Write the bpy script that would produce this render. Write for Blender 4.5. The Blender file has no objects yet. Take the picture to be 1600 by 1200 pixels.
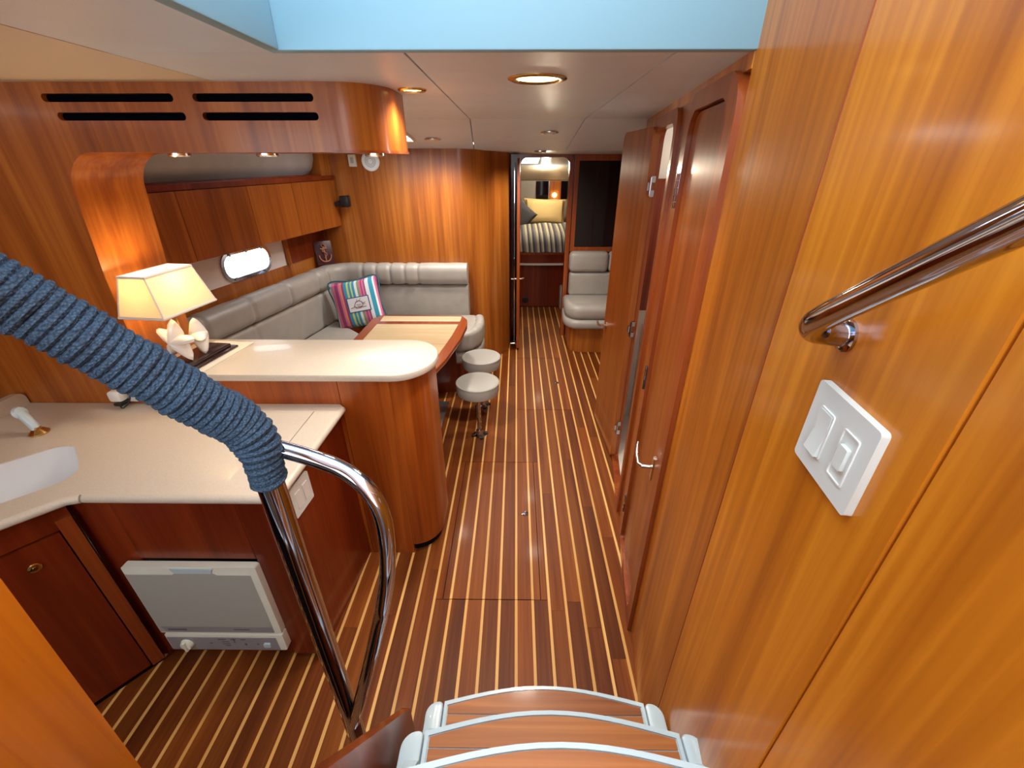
import bpy, bmesh, math, random
from mathutils import Vector, Matrix
from mathutils.geometry import tessellate_polygon
random.seed(7)
R = math.radians
scn = bpy.context.scene
COL = scn.collection

# ------------------------------------------------------------------ camera
cam = bpy.data.cameras.new('camera'); camo = bpy.data.objects.new('camera', cam); COL.objects.link(camo)
cam.sensor_fit = 'HORIZONTAL'; cam.sensor_width = 36.0; cam.lens = 660.0 / 1600.0 * 36.0
cam.clip_start = 0.02; cam.clip_end = 200
camo.location = (0, 0, 1.9)
camo.rotation_euler = (R(90 - 27.87), 0, R(0.537))
scn.camera = camo

# ------------------------------------------------------------------ world, exposure
w = bpy.data.worlds.new('sky'); scn.world = w; w.use_nodes = True
bg = w.node_tree.nodes['Background']
bg.inputs['Color'].default_value = (0.92, 0.96, 1.0, 1); bg.inputs['Strength'].default_value = 3.4
scn.view_settings.view_transform = 'Standard'; scn.view_settings.look = 'None'
scn.view_settings.exposure = 0.6; scn.view_settings.gamma = 1.0
scn.view_settings.use_curve_mapping = False

# ------------------------------------------------------------------ materials
def new_mat(name):
    m = bpy.data.materials.new(name); m.use_nodes = True
    nt = m.node_tree; b = nt.nodes['Principled BSDF']
    return m, nt, b
def plain(name, col, rough=0.5, metal=0.0, coat=0.0, bump=0.0, bscale=200, spec=0.5, vary=0.0, vscale=6):
    m, nt, b = new_mat(name)
    b.inputs['Base Color'].default_value = (*col, 1); b.inputs['Roughness'].default_value = rough
    b.inputs['Metallic'].default_value = metal; b.inputs['Coat Weight'].default_value = coat
    b.inputs['Specular IOR Level'].default_value = spec
    g = nt.nodes.new('ShaderNodeNewGeometry')
    if vary:
        n = nt.nodes.new('ShaderNodeTexNoise'); n.inputs['Scale'].default_value = vscale; n.inputs['Detail'].default_value = 5
        nt.links.new(g.outputs['Position'], n.inputs['Vector'])
        r = nt.nodes.new('ShaderNodeValToRGB')
        r.color_ramp.elements[0].position = 0.3; r.color_ramp.elements[1].position = 0.7
        r.color_ramp.elements[0].color = (*[c * (1 - vary) for c in col], 1)
        r.color_ramp.elements[1].color = (*[min(1, c * (1 + vary)) for c in col], 1)
        nt.links.new(n.outputs['Fac'], r.inputs['Fac']); nt.links.new(r.outputs['Color'], b.inputs['Base Color'])
    if bump:
        n = nt.nodes.new('ShaderNodeTexNoise'); n.inputs['Scale'].default_value = bscale; n.inputs['Detail'].default_value = 3
        nt.links.new(g.outputs['Position'], n.inputs['Vector'])
        bp = nt.nodes.new('ShaderNodeBump'); bp.inputs['Strength'].default_value = bump; bp.inputs['Distance'].default_value = 0.002
        nt.links.new(n.outputs['Fac'], bp.inputs['Height']); nt.links.new(bp.outputs['Normal'], b.inputs['Normal'])
    return m
def wood(name, dark, mid, light, axis='z', rough=0.30, coat=0.22, fine=55, tone=0.16, coat_rough=0.12, shift=1.0, spec=0.35):
    m, nt, b = new_mat(name); L = nt.links.new
    g = nt.nodes.new('ShaderNodeNewGeometry')
    oi = nt.nodes.new('ShaderNodeObjectInfo')
    add = nt.nodes.new('ShaderNodeVectorMath'); add.operation = 'MULTIPLY_ADD'
    cmb = nt.nodes.new('ShaderNodeCombineXYZ')
    for i in range(3): L(oi.outputs['Random'], cmb.inputs[i])
    add.inputs[1].default_value = (7.3*shift, 5.1*shift, 9.7*shift)
    L(cmb.outputs[0], add.inputs[0]); L(g.outputs['Position'], add.inputs[2])
    def noise(sc, detail, dist):
        mp = nt.nodes.new('ShaderNodeVectorMath'); mp.operation = 'MULTIPLY'; mp.inputs[1].default_value = sc
        L(add.outputs[0], mp.inputs[0])
        n = nt.nodes.new('ShaderNodeTexNoise'); n.inputs['Scale'].default_value = 1; n.inputs['Detail'].default_value = detail
        n.inputs['Distortion'].default_value = dist; L(mp.outputs[0], n.inputs['Vector']); return n
    ax = {'x': 0, 'y': 1, 'z': 2}[axis]
    def sc(a, along): v = [a, a, a]; v[ax] = along; return v
    n1 = noise(sc(fine, 1.6), 6, 0.4); n2 = noise(sc(7.5, 0.45), 4, 0.8)
    mx = nt.nodes.new('ShaderNodeMix'); mx.data_type = 'FLOAT'; mx.inputs[0].default_value = 0.62
    L(n1.outputs['Fac'], mx.inputs[2]); L(n2.outputs['Fac'], mx.inputs[3])
    r = nt.nodes.new('ShaderNodeValToRGB'); e = r.color_ramp.elements
    e[0].position = 0.33; e[0].color = (*dark, 1); e[1].position = 0.68; e[1].color = (*light, 1)
    k = e.new(0.5); k.color = (*mid, 1)
    L(mx.outputs[0], r.inputs['Fac'])
    hsv = nt.nodes.new('ShaderNodeHueSaturation')
    mr = nt.nodes.new('ShaderNodeMapRange'); mr.inputs[3].default_value = 1 - tone; mr.inputs[4].default_value = 1 + tone
    L(oi.outputs['Random'], mr.inputs[0]); L(mr.outputs[0], hsv.inputs['Value'])
    L(r.outputs['Color'], hsv.inputs['Color']); L(hsv.outputs['Color'], b.inputs['Base Color'])
    b.inputs['Roughness'].default_value = rough; b.inputs['Coat Weight'].default_value = coat
    b.inputs['Coat Roughness'].default_value = coat_rough; b.inputs['Specular IOR Level'].default_value = spec
    return m
def emit(name, col, strength):
    m, nt, b = new_mat(name)
    b.inputs['Base Color'].default_value = (*col, 1)
    b.inputs['Emission Color'].default_value = (*col, 1); b.inputs['Emission Strength'].default_value = strength
    return m
def glass(name, tint=(1, 1, 1), rough=0.0):
    m, nt, b = new_mat(name)
    b.inputs['Base Color'].default_value = (*tint, 1); b.inputs['Roughness'].default_value = rough
    b.inputs['Transmission Weight'].default_value = 1.0; b.inputs['IOR'].default_value = 1.05
    return m
CH = wood('cherry', (0.22, 0.055, 0.008), (0.36, 0.105, 0.014), (0.53, 0.19, 0.028), tone=0.05)
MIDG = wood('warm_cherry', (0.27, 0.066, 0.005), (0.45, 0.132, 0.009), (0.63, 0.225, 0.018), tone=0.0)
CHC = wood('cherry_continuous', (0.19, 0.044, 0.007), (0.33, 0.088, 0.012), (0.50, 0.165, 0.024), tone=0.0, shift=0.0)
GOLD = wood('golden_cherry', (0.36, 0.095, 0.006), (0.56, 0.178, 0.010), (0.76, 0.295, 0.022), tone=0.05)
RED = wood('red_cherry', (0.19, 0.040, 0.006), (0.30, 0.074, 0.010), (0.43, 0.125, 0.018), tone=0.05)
CHX = wood('cherry_crosswise', (0.22, 0.055, 0.008), (0.36, 0.105, 0.014), (0.53, 0.19, 0.028), axis='x', tone=0.05)
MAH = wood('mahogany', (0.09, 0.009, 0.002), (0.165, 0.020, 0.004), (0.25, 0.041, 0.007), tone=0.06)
TRIM = wood('cherry_trim', (0.17, 0.030, 0.007), (0.27, 0.055, 0.011), (0.38, 0.092, 0.018), tone=0.05)
MAHY = wood('mahogany_lengthwise', (0.16, 0.025, 0.006), (0.25, 0.046, 0.010), (0.34, 0.078, 0.016), axis='y')
TEAK = wood('teak_planks', (0.095, 0.019, 0.003), (0.165, 0.039, 0.005), (0.255, 0.072, 0.009), axis='y', rough=0.45, coat=0.02, spec=0.22, fine=90, tone=0.25)
HOLLY = wood('holly_strip', (0.58, 0.28, 0.065), (0.70, 0.38, 0.11), (0.80, 0.49, 0.17), axis='y', rough=0.42, coat=0.05, fine=90, tone=0.08)
REDB = wood('bar_cherry', (0.20, 0.034, 0.004), (0.34, 0.070, 0.007), (0.49, 0.125, 0.014), tone=0.05)
TREAD = wood('teak_tread', (0.17, 0.045, 0.008), (0.33, 0.105, 0.020), (0.49, 0.18, 0.040), axis='x', rough=0.42, coat=0.1, fine=70, tone=0.12)
MAPLE = wood('maple_inlay', (0.52, 0.38, 0.21), (0.60, 0.46, 0.27), (0.67, 0.54, 0.34), axis='x', rough=0.25, coat=0.4, fine=40, tone=0.04)
DARK = plain('dark_gap', (0.008, 0.006, 0.007), 0.9, spec=0.1)
VOID = plain('vent_black', (0.003, 0.003, 0.005), 1.0, spec=0.0)
BLACK = plain('black_plastic', (0.012, 0.012, 0.014), 0.35)
VINYL = plain('ceiling_vinyl', (0.74, 0.87, 1.0), 0.38, bump=0.25, bscale=500, vary=0.03)
CREAMV = plain('cream_vinyl', (0.74, 0.66, 0.52), 0.45, bump=0.25, bscale=500)
FASC = plain('white_liner_daylit_blue', (0.26, 0.52, 0.68), 0.5)  # white liner, the blue of daylight mixed into its colour
GEL = plain('white_gelcoat', (0.50, 0.64, 0.70), 0.28, coat=0.3)
WHITE = plain('white_plastic', (0.80, 0.82, 0.80), 0.35)
PLATE = plain('switch_plate_white', (0.72, 0.78, 0.76), 0.4)
PANELW = plain('white_hull_panel', (0.78, 0.74, 0.72), 0.4)
CORIAN = plain('speckled_solid_surface', (0.61, 0.55, 0.46), 0.38, vary=0.07, vscale=260, coat=0.15)
SINKM = plain('sink_white', (0.78, 0.80, 0.82), 0.25, coat=0.3)
LEATHER = plain('taupe_leather', (0.36, 0.335, 0.30), 0.38, bump=0.35, bscale=160, vary=0.07, vscale=9)
STOOLM = plain('stool_vinyl', (0.36, 0.35, 0.32), 0.4, bump=0.15, bscale=200)
CHROME = plain('polished_steel', (0.46, 0.47, 0.55), 0.07, metal=1.0)
NICKEL = plain('satin_nickel', (0.70, 0.68, 0.63), 0.22, metal=1.0)
BRASS = plain('brass', (0.62, 0.42, 0.16), 0.2, metal=1.0)
STEELP = plain('steel_plate', (0.42, 0.42, 0.43), 0.35, metal=1.0)
DWGREY = plain('appliance_panel_grey', (0.40, 0.42, 0.38), 0.5)
DWCTRL = plain('control_strip_grey', (0.27, 0.27, 0.29), 0.45)
DWWHITE = plain('appliance_white', (0.80, 0.84, 0.74), 0.35)
PRINT = plain('grey_print', (0.12, 0.12, 0.14), 0.6)
DKGLASS = plain('dark_mirror', (0.006, 0.004, 0.006), 0.05, coat=0.0, spec=0.5)
CERAM = plain('white_ceramic', (0.86, 0.84, 0.80), 0.12, coat=0.6)
EBONY = plain('dark_wood_base', (0.030, 0.012, 0.012), 0.25, coat=0.3)
MIRROR = plain('mirror', (0.75, 0.76, 0.78), 0.03, metal=1.0)
HEADW = plain('head_white', (0.85, 0.80, 0.72), 0.35)
KHAKI = plain('headboard_fabric', (0.33, 0.28, 0.22), 0.7)
PILLOWY = plain('pillow_yellow', (0.62, 0.47, 0.20), 0.8, bump=0.2, bscale=300)
CHARC = plain('charcoal_fabric', (0.055, 0.055, 0.065), 0.85)
GLASSM = glass('portlight_glass')
LENS = emit('lamp_lens', (1.0, 0.62, 0.22), 4.5)
BULB = emit('lamp_bulb', (1.0, 0.75, 0.40), 10.0)

def rope_mat():
    m, nt, b = new_mat('blue_rope'); L = nt.links.new
    g = nt.nodes.new('ShaderNodeNewGeometry')
    wv = nt.nodes.new('ShaderNodeTexVoronoi'); wv.inputs['Scale'].default_value = 260
    L(g.outputs['Position'], wv.inputs['Vector'])
    r = nt.nodes.new('ShaderNodeValToRGB'); e = r.color_ramp.elements
    e[0].color = (0.060, 0.130, 0.225, 1); e[1].color = (0.016, 0.042, 0.085, 1); e[1].position = 0.75
    L(wv.outputs['Distance'], r.inputs['Fac']); L(r.outputs['Color'], b.inputs['Base Color'])
    bp = nt.nodes.new('ShaderNodeBump'); bp.inputs['Strength'].default_value = 0.8; bp.inputs['Distance'].default_value = 0.003; bp.invert = True
    L(wv.outputs['Distance'], bp.inputs['Height']); L(bp.outputs['Normal'], b.inputs['Normal'])
    b.inputs['Roughness'].default_value = 0.75
    return m
ROPE = rope_mat()
def stripe_mat(name, cols, scale, coord='UV'):
    m, nt, b = new_mat(name); L = nt.links.new
    t = nt.nodes.new('ShaderNodeTexCoord'); sp = nt.nodes.new('ShaderNodeSeparateXYZ')
    L(t.outputs['UV'], sp.inputs[0])
    mu = nt.nodes.new('ShaderNodeMath'); mu.operation = 'MULTIPLY'; mu.inputs[1].default_value = scale
    fr = nt.nodes.new('ShaderNodeMath'); fr.operation = 'FRACT'
    L(sp.outputs[0], mu.inputs[0]); L(mu.outputs[0], fr.inputs[0])
    r = nt.nodes.new('ShaderNodeValToRGB'); r.color_ramp.interpolation = 'CONSTANT'; e = r.color_ramp.elements
    e[0].color = (*cols[0][1], 1); e[0].position = cols[0][0]
    e[1].position = cols[1][0]; e[1].color = (*cols[1][1], 1)
    for p, c in cols[2:]: k = e.new(p); k.color = (*c, 1)
    L(fr.outputs[0], r.inputs['Fac']); L(r.outputs['Color'], b.inputs['Base Color'])
    b.inputs['Roughness'].default_value = 0.8
    return m
PK, MG, TQ, GR, WH, OR, NV, YG = (0.62, 0.16, 0.30), (0.30, 0.05, 0.16), (0.03, 0.30, 0.45), (0.20, 0.34, 0.16), (0.72, 0.76, 0.80), (0.70, 0.26, 0.12), (0.02, 0.10, 0.22), (0.55, 0.60, 0.20)
CUSH = stripe_mat('striped_cushion', [(0, WH), (.07, PK), (.13, MG), (.2, PK), (.24, OR), (.27, MG), (.31, TQ), (.37, YG), (.41, TQ), (.45, YG), (.48, TQ), (.53, WH), (.58, GR), (.62, PK), (.66, MG), (.68, PK), (.72, MG), (.75, WH), (.82, TQ), (.90, WH), (.93, PK), (.96, MG)], 1.0)
DUVET = stripe_mat('striped_bedspread', [(0, (0.62, 0.57, 0.42)), (.2, (0.05, 0.055, 0.075)), (.34, (0.30, 0.29, 0.24)), (.46, (0.62, 0.57, 0.42)), (.6, (0.08, 0.085, 0.11)), (.82, (0.24, 0.23, 0.20))], 13.0)

# ------------------------------------------------------------------ mesh helpers (world coordinates in, objects out)
ORG = {}
class MB:
    def __init__(s): s.v = []; s.f = []; s.sm = []; s.uv = {}
    def add(s, vs, fs, smooth=False):
        o = len(s.v); s.v += [Vector(p) for p in vs]
        for f in fs: s.f.append([i + o for i in f]); s.sm.append(smooth)
        return s
    def tf(s, M):
        s.v = [M @ p for p in s.v]; return s
    def box(s, lo, hi, bev=0.0, seg=2):
        lo, hi = [min(a, b) for a, b in zip(lo, hi)], [max(a, b) for a, b in zip(lo, hi)]
        if not bev:
            x0, y0, z0 = lo; x1, y1, z1 = hi
            return s.add([(x0,y0,z0),(x1,y0,z0),(x1,y1,z0),(x0,y1,z0),(x0,y0,z1),(x1,y0,z1),(x1,y1,z1),(x0,y1,z1)],
                         [(3,2,1,0),(4,5,6,7),(0,1,5,4),(1,2,6,5),(2,3,7,6),(3,0,4,7)])
        bm = bmesh.new(); bmesh.ops.create_cube(bm, size=1)
        for v in bm.verts: v.co = Vector([(lo[i] + hi[i]) / 2 + v.co[i] * (hi[i] - lo[i]) for i in range(3)])
        bev = min(bev, 0.49 * min(hi[i] - lo[i] for i in range(3)))
        bmesh.ops.bevel(bm, geom=list(bm.edges), offset=bev, segments=seg, affect='EDGES', profile=0.5)
        bm.verts.index_update()
        s.add([v.co.copy() for v in bm.verts], [[v.index for v in f.verts] for f in bm.faces], True); bm.free(); return s
    def prism(s, poly, holes, M, t, smooth=False):
        """poly (and holes) in local xy, extruded from z=0 to z=t, placed by M"""
        rings = [poly] + list(holes)
        flat = [p for r in rings for p in r]; n = len(flat)
        tris = tessellate_polygon([[Vector((p[0], p[1], 0)) for p in r] for r in rings])
        vs = [M @ Vector((p[0], p[1], 0)) for p in flat] + [M @ Vector((p[0], p[1], t)) for p in flat]
        fs = []
        for a, b, c in tris:
            ar = (flat[b][0]-flat[a][0])*(flat[c][1]-flat[a][1]) - (flat[b][1]-flat[a][1])*(flat[c][0]-flat[a][0])
            if ar < 0: b, c = c, b
            fs.append((c, b, a)); fs.append((a + n, b + n, c + n))
        s.add(vs, fs); o = len(s.v) - 2 * n; k = 0
        for ri, r in enumerate(rings):
            m = len(r); A = sum(r[i][0]*r[(i+1)%m][1]-r[(i+1)%m][0]*r[i][1] for i in range(m))
            ccw = (A > 0) == (ri == 0)
            for i in range(m):
                a, b = o + k + i, o + k + (i + 1) % m
                s.f.append([a, b, b + n, a + n] if ccw else [b, a, a + n, b + n]); s.sm.append(smooth)
            k += m
        return s
    def tube(s, pts, r, n=14, cap=True):
        pts = [Vector(p) for p in pts]; rad = r if isinstance(r, (list, tuple)) else [r] * len(pts)
        T = [(pts[min(i+1, len(pts)-1)] - pts[max(i-1, 0)]).normalized() for i in range(len(pts))]
        a = T[0].orthogonal().normalized(); vs = []; fs = []
        for i, p in enumerate(pts):
            a = (a - T[i] * a.dot(T[i])).normalized(); b = T[i].cross(a)
            for k in range(n):
                t = 2 * math.pi * k / n; vs.append(p + (a * math.cos(t) + b * math.sin(t)) * rad[i])
        for i in range(len(pts) - 1):
            for k in range(n):
                fs.append((i*n+k, i*n+(k+1)%n, (i+1)*n+(k+1)%n, (i+1)*n+k))
        s.add(vs, fs, True)
        if cap:
            o = len(s.v) - len(vs)
            s.f.append([o + k for k in range(n)][::-1]); s.sm.append(False)
            s.f.append([o + (len(pts)-1)*n + k for k in range(n)]); s.sm.append(False)
        return s
    def lathe(s, prof, M=Matrix(), n=28):
        vs = []; fs = []
        for r, z in prof:
            for k in range(n):
                t = 2*math.pi*k/n; vs.append(M @ Vector((r*math.cos(t), r*math.sin(t), z)))
        for i in range(len(prof)-1):
            for k in range(n): fs.append((i*n+k, i*n+(k+1)%n, (i+1)*n+(k+1)%n, (i+1)*n+k))
        s.add(vs, fs, True); o = len(s.v) - len(vs)
        if prof[0][0] > 1e-5: s.f.append([o+k for k in range(n)][::-1]); s.sm.append(False)
        if prof[-1][0] > 1e-5: s.f.append([o+(len(prof)-1)*n+k for k in range(n)]); s.sm.append(False)
        return s
    def sweep(s, path, prof, dip=None, cap=True):
        """prof: closed list of (offset to the right of travel, z); path: list of (x, y); dip: inflate per point"""
        n = len(prof); P = [Vector((p[0], p[1], 0)) for p in path]; vs = []; fs = []
        cx = sum(p[0] for p in prof)/n; cz = sum(p[1] for p in prof)/n
        for i, p in enumerate(P):
            T = (P[min(i+1, len(P)-1)] - P[max(i-1, 0)]).normalized(); N = Vector((T.y, -T.x, 0))
            q = dip[i] if dip else 1.0
            for (a, z) in prof: vs.append(p + N * (cx + (a-cx)*q) + Vector((0, 0, cz + (z-cz)*(q if q>0.9 else (q+1)/2))))
        for i in range(len(P)-1):
            for k in range(n): fs.append((i*n+k, (i+1)*n+k, (i+1)*n+(k+1)%n, i*n+(k+1)%n))
        s.add(vs, fs, True)
        if cap:
            o = len(s.v) - len(vs)
            s.f.append([o+k for k in range(n)]); s.sm.append(False)
            s.f.append([o+(len(P)-1)*n+k for k in range(n)][::-1]); s.sm.append(False)
        return s
    def build(s, name, mat, parent=None, fixn=True, uvf=None):
        me = bpy.data.meshes.new(name)
        lo = [min(p[i] for p in s.v) for i in range(3)]; hi = [max(p[i] for p in s.v) for i in range(3)]
        org = Vector(((lo[0]+hi[0])/2, (lo[1]+hi[1])/2, (lo[2]+hi[2])/2 if parent else lo[2]))
        me.from_pydata([p - org for p in s.v], [], s.f)
        me.polygons.foreach_set('use_smooth', s.sm)
        if fixn:
            bm = bmesh.new(); bm.from_mesh(me); bmesh.ops.recalc_face_normals(bm, faces=list(bm.faces)); bm.to_mesh(me); bm.free()
        if uvf:
            uv = me.uv_layers.new(name='UVMap')
            for l in me.loops: uv.data[l.index].uv = uvf(s.v[l.vertex_index])
        me.set_sharp_from_angle(angle=R(33)); me.materials.append(mat); me.update()
        o = bpy.data.objects.new(name, me); COL.objects.link(o)
        pw = ORG[parent.name] if parent else Vector()
        if parent: o.parent = parent
        o.location = org - pw; ORG[o.name] = org
        return o
def tag(o, label=None, cat=None, group=None, kind=None):
    if label: o['label'] = label
    if cat: o['category'] = cat
    if group: o['group'] = group
    if kind: o['kind'] = kind
    return o
def thing(name, loc, label=None, cat=None, group=None, kind=None):
    o = bpy.data.objects.new(name, None); COL.objects.link(o); o.location = loc; o.empty_display_size = 0.05
    ORG[o.name] = Vector(loc); return tag(o, label, cat, group, kind)
def copy_tree(o, d, parent=None):
    c = o.copy(); COL.objects.link(c); ORG[c.name] = ORG[o.name] + Vector(d)
    if parent: c.parent = parent
    else: c.location = o.location + Vector(d)
    for ch in o.children: copy_tree(ch, d, c)
    return c
def box(name, lo, hi, mat, parent=None, bev=0.0, seg=2): return MB().box(lo, hi, bev, seg).build(name, mat, parent)
def rrect(x0, y0, x1, y1, r, n=7):
    """rounded rectangle ccw; r: one radius or (bl, br, tr, tl)"""
    rr = r if isinstance(r, (list, tuple)) else (r,)*4; out = []
    for (cx, cy, sx, sy, a0, q) in ((x0,y0,1,1,180,rr[0]),(x1,y0,-1,1,270,rr[1]),(x1,y1,-1,-1,0,rr[2]),(x0,y1,1,-1,90,rr[3])):
        if q < 1e-5: out.append((cx, cy)); continue
        for k in range(n+1):
            t = R(a0 + 90*k/n); out.append((cx+sx*q + q*math.cos(t), cy+sy*q + q*math.sin(t)))
    return out
def basis(o, u, v):
    u = Vector(u).normalized(); v = Vector(v).normalized(); w_ = u.cross(v)
    return Matrix(((u.x, v.x, w_.x, o[0]), (u.y, v.y, w_.y, o[1]), (u.z, v.z, w_.z, o[2]), (0, 0, 0, 1)))
def smooth_path(pts, n=8, closed=False):
    pts = [Vector(p) for p in pts]; out = []
    for i in range(len(pts)-1):
        p0 = pts[max(i-1,0)]; p1 = pts[i]; p2 = pts[i+1]; p3 = pts[min(i+2,len(pts)-1)]
        for k in range(n):
            t = k/n; out.append(0.5*((2*p1)+(p2-p0)*t+(2*p0-5*p1+4*p2-p3)*t*t+(3*p1-p0-3*p2+p3)*t**3))
    out.append(pts[-1]); return out
def rprof(a0, z0, a1, z1, r, n=5): return rrect(a0, z0, a1, z1, r, n)
XZ = lambda y: basis((0, y, 0), (1, 0, 0), (0, 0, 1))     # local xy -> world xz, extrudes toward -Y
CEIL = 2.12

# ================================================================== FLOOR
PITCH, X0 = 0.0802, 0.008
HATCH = [(-0.352, 1.335, 0.128, 2.402), (0.018, 3.122, 0.498, 4.20)]
floor = tag(MB().box((-2.4, -0.9, -0.06), (1.9, 7.6, -0.012)).build('floor', DARK), kind='structure',
            label='dark red teak sole with pale holly strips running forward')
def wall_x(y): return 0.636 + 0.1424 * (y - 1.924)
def ranges(x):
    if x < -0.84: r = [(0.25, 1.10)] + ([(2.05, 3.30)] if x > -1.15 else [])
    elif x < -0.40: r = [(0.25, 1.75 if x > -0.6 else 1.62), (2.0, 3.7)] if x < -0.5 else [(0.25, 3.75)]
    elif x < -0.02: r = [(0.25, 4.36 if x < -0.15 else 4.7)]
    elif x < 0.62: r = [(max(0.25, 1.924 + (x - 0.045 - 0.636)/0.1424), 6.02)]
    else: r = [(1.924 + (x - 0.045 - 0.636)/0.1424, 4.5)] if x < 0.80 else [(3.08, 4.5)]
    return r
hat = [thing('floor_hatch', (-0.112, 1.868, -0.012), 'large near floor hatch cut into the striped sole, with round lift ring', 'floor hatch'),
       thing('floor_hatch', (0.258, 3.66, -0.012), 'farther floor hatch in the striped sole beside the open door', 'floor hatch')]
def strip_segments(x, x1, a, b, kind):
    """cut [a, b] by hatch edges; yields (y0, y1, owner, xlo, xhi)"""
    ev = [(a, b, None)]
    for h, (hx0, hy0, hx1, hy1) in zip(hat, HATCH):
        nw = []
        for (p, q, ow) in ev:
            xm = (x + x1) / 2
            if ow is None and hx0 < xm < hx1 and p < hy1 and q > hy0:
                if p < hy0: nw.append((p, hy0 - 0.002, None))
                nw.append((max(p, hy0 + 0.002), min(q, hy1 - 0.002), h))
                if q > hy1: nw.append((hy1 + 0.002, q, None))
            else: nw.append((p, q, ow))
        ev = nw
    return ev
def put(name, x, x1, a, b, mat, own, z):
    box(name, (x, a, -0.012), (x1, b, z), mat, own or floor)
def lay(x0, x1, a, b, own):
    y = a
    while y < b - 1e-4:
        ln = random.uniform(0.75, 1.35); e = b if b - y - ln < 0.35 else y + ln
        put('plank', x0, x1, y, e - 0.0008, TEAK, own, random.uniform(-0.0006, 0.0)); y = e
for k in range(-23, 14):
    xs = X0 + k * PITCH
    pa, pb = xs + 0.0065, xs + PITCH - 0.0065
    for (a, b) in ranges(xs + PITCH/2):
        cross = None
        for h, (hx0, hy0, hx1, hy1) in zip(hat, HATCH):
            for hx, left in ((hx0, True), (hx1, False)):
                if pa + 0.004 < hx < pb - 0.004 and a < hy0 and b > hy1: cross = (h, hx, left, hy0, hy1)
        if cross:
            h, hx, left, hy0, hy1 = cross
            for (p, q, ow) in strip_segments(pa, pb, a, hy0 - 0.002, 0) : lay(pa, pb, p, q, None if ow is h else ow)
            lay(pa, hx - 0.0018, hy0, hy1, None if left else h); lay(hx + 0.0018, pb, hy0, hy1, h if left else None)
            for (p, q, ow) in strip_segments(pa, pb, hy1 + 0.002, b, 0): lay(pa, pb, p, q, None if ow is h else ow)
        else:
            for (p, q, ow) in strip_segments(pa, pb, a, b, 0): lay(pa, pb, p, q, ow)
    for (a, b) in ranges(xs):
        for (p, q, ow) in strip_segments(xs - 0.006, xs + 0.006, a, b, 0):
            put('holly_strip', xs - 0.0062, xs + 0.0062, p, q, HOLLY, ow, 0.0)
for h, (x, y) in zip(hat, ((0.062, 1.905), (0.40, 3.62))):
    MB().lathe([(0.019, 0), (0.019, 0.003), (0.013, 0.004), (0.012, 0.0015), (0.0, 0.0015)], Matrix.Translation((x, y, 0)), 20).build('lift_ring_cup', CHROME, h)
    MB().tube([(x + 0.010*math.cos(t), y + 0.010*math.sin(t), 0.005) for t in [k*math.pi/8 for k in range(17)]], 0.002, 6, False).build('lift_ring', CHROME, h)

# ================================================================== CEILING
ceil = thing('ceiling', (0, 2.4, CEIL), kind='structure', label='pale grey padded vinyl ceiling panels with recessed lights')
def cz(y): return CEIL if y < 2.98 else (CEIL - 0.128*(y-2.98) if y < 4.1 else CEIL - 0.1434 - (0.02 if y > 4.3 else 0.1*(y-4.1)))
def cpanel(poly, name='ceiling_panel', mat=VINYL, th=0.03):
    vs = [(x, y, cz(y)) for x, y in poly]; n = len(vs)
    m = MB().add(vs + [(x, y, z + th) for x, y, z in vs], [list(range(n)), list(range(2*n-1, n-1, -1))] + [(i, (i+1) % n, n+(i+1) % n, n+i) for i in range(n)])
    return m.build(name, mat, ceil)
g = 0.003
HY = 1.205   # aft edge of the ceiling (companionway opening)
# panels: port / centre / starboard, split by the cross seam at Y = 2.98
cpanel([(-0.9443, HY+g), (-0.26-g, HY+g), (-0.28-g, 2.98-g), (-2.2, 2.98-g), (-2.2, 1.95), (-0.95, 1.70)])
cpanel([(-0.26+g, HY), (0.365-g, HY), (0.41-g, 2.98-g), (-0.28+g, 2.98-g)])
cpanel([(0.365+g, HY), (0.9, HY), (0.9, 2.98-g), (0.41+g, 2.98-g)])
cpanel([(-2.2, 2.98+g), (-0.28-g, 2.98+g), (-0.36-g, 4.1), (-2.2, 4.1)])
cpanel([(-0.28+g, 2.98+g), (0.41-g, 2.98+g), (0.42-g, 4.1), (-0.36+g, 4.1)])
cpanel([(0.41+g, 2.98+g), (1.6, 2.98+g), (1.6, 4.1), (0.42+g, 4.1)])
cpanel([(-0.36, 4.1+g), (1.6, 4.1+g), (1.6, 4.95), (-0.36, 4.95)])
# port side over the galley: grey strip by the hatch, outboard panel with warm light in its colour
cpanel([(-0.92, -0.9), (-0.56, -0.9), (-0.56, HY), (-0.9443+g, HY)])
cpanel([(-2.4, -0.9), (-0.92-g, -0.9), (-0.95-g, 1.70), (-1.1, 1.73), (-2.4, 1.95)], mat=CREAMV)
# backing above the panel seams
box('ceiling_backing', (-2.4, HY, CEIL+0.032), (1.7, 3.0, CEIL+0.05), DARK, ceil)
box('ceiling_backing', (-2.4, 3.0, CEIL+0.032), (1.7, 7.6, CEIL+0.05), DARK, ceil)
box('ceiling_backing', (-2.4, -0.9, CEIL+0.032), (-0.60, HY, CEIL+0.05), DARK, ceil)
# companionway opening: white fascias tinted with blue daylight, up from the ceiling edge
tr = thing('trim_1', (0, HY, CEIL), kind='structure', label='white fascia, daylight blue in its colour, around the companionway opening overhead')
box('front_fascia', (-0.56, HY-0.03, CEIL-0.003), (0.536, HY, 2.75), FASC, tr, 0.004)
box('side_fascia', (-0.56, -0.9, CEIL-0.003), (-0.53, HY-0.03, 2.75), FASC, tr, 0.004)

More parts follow.
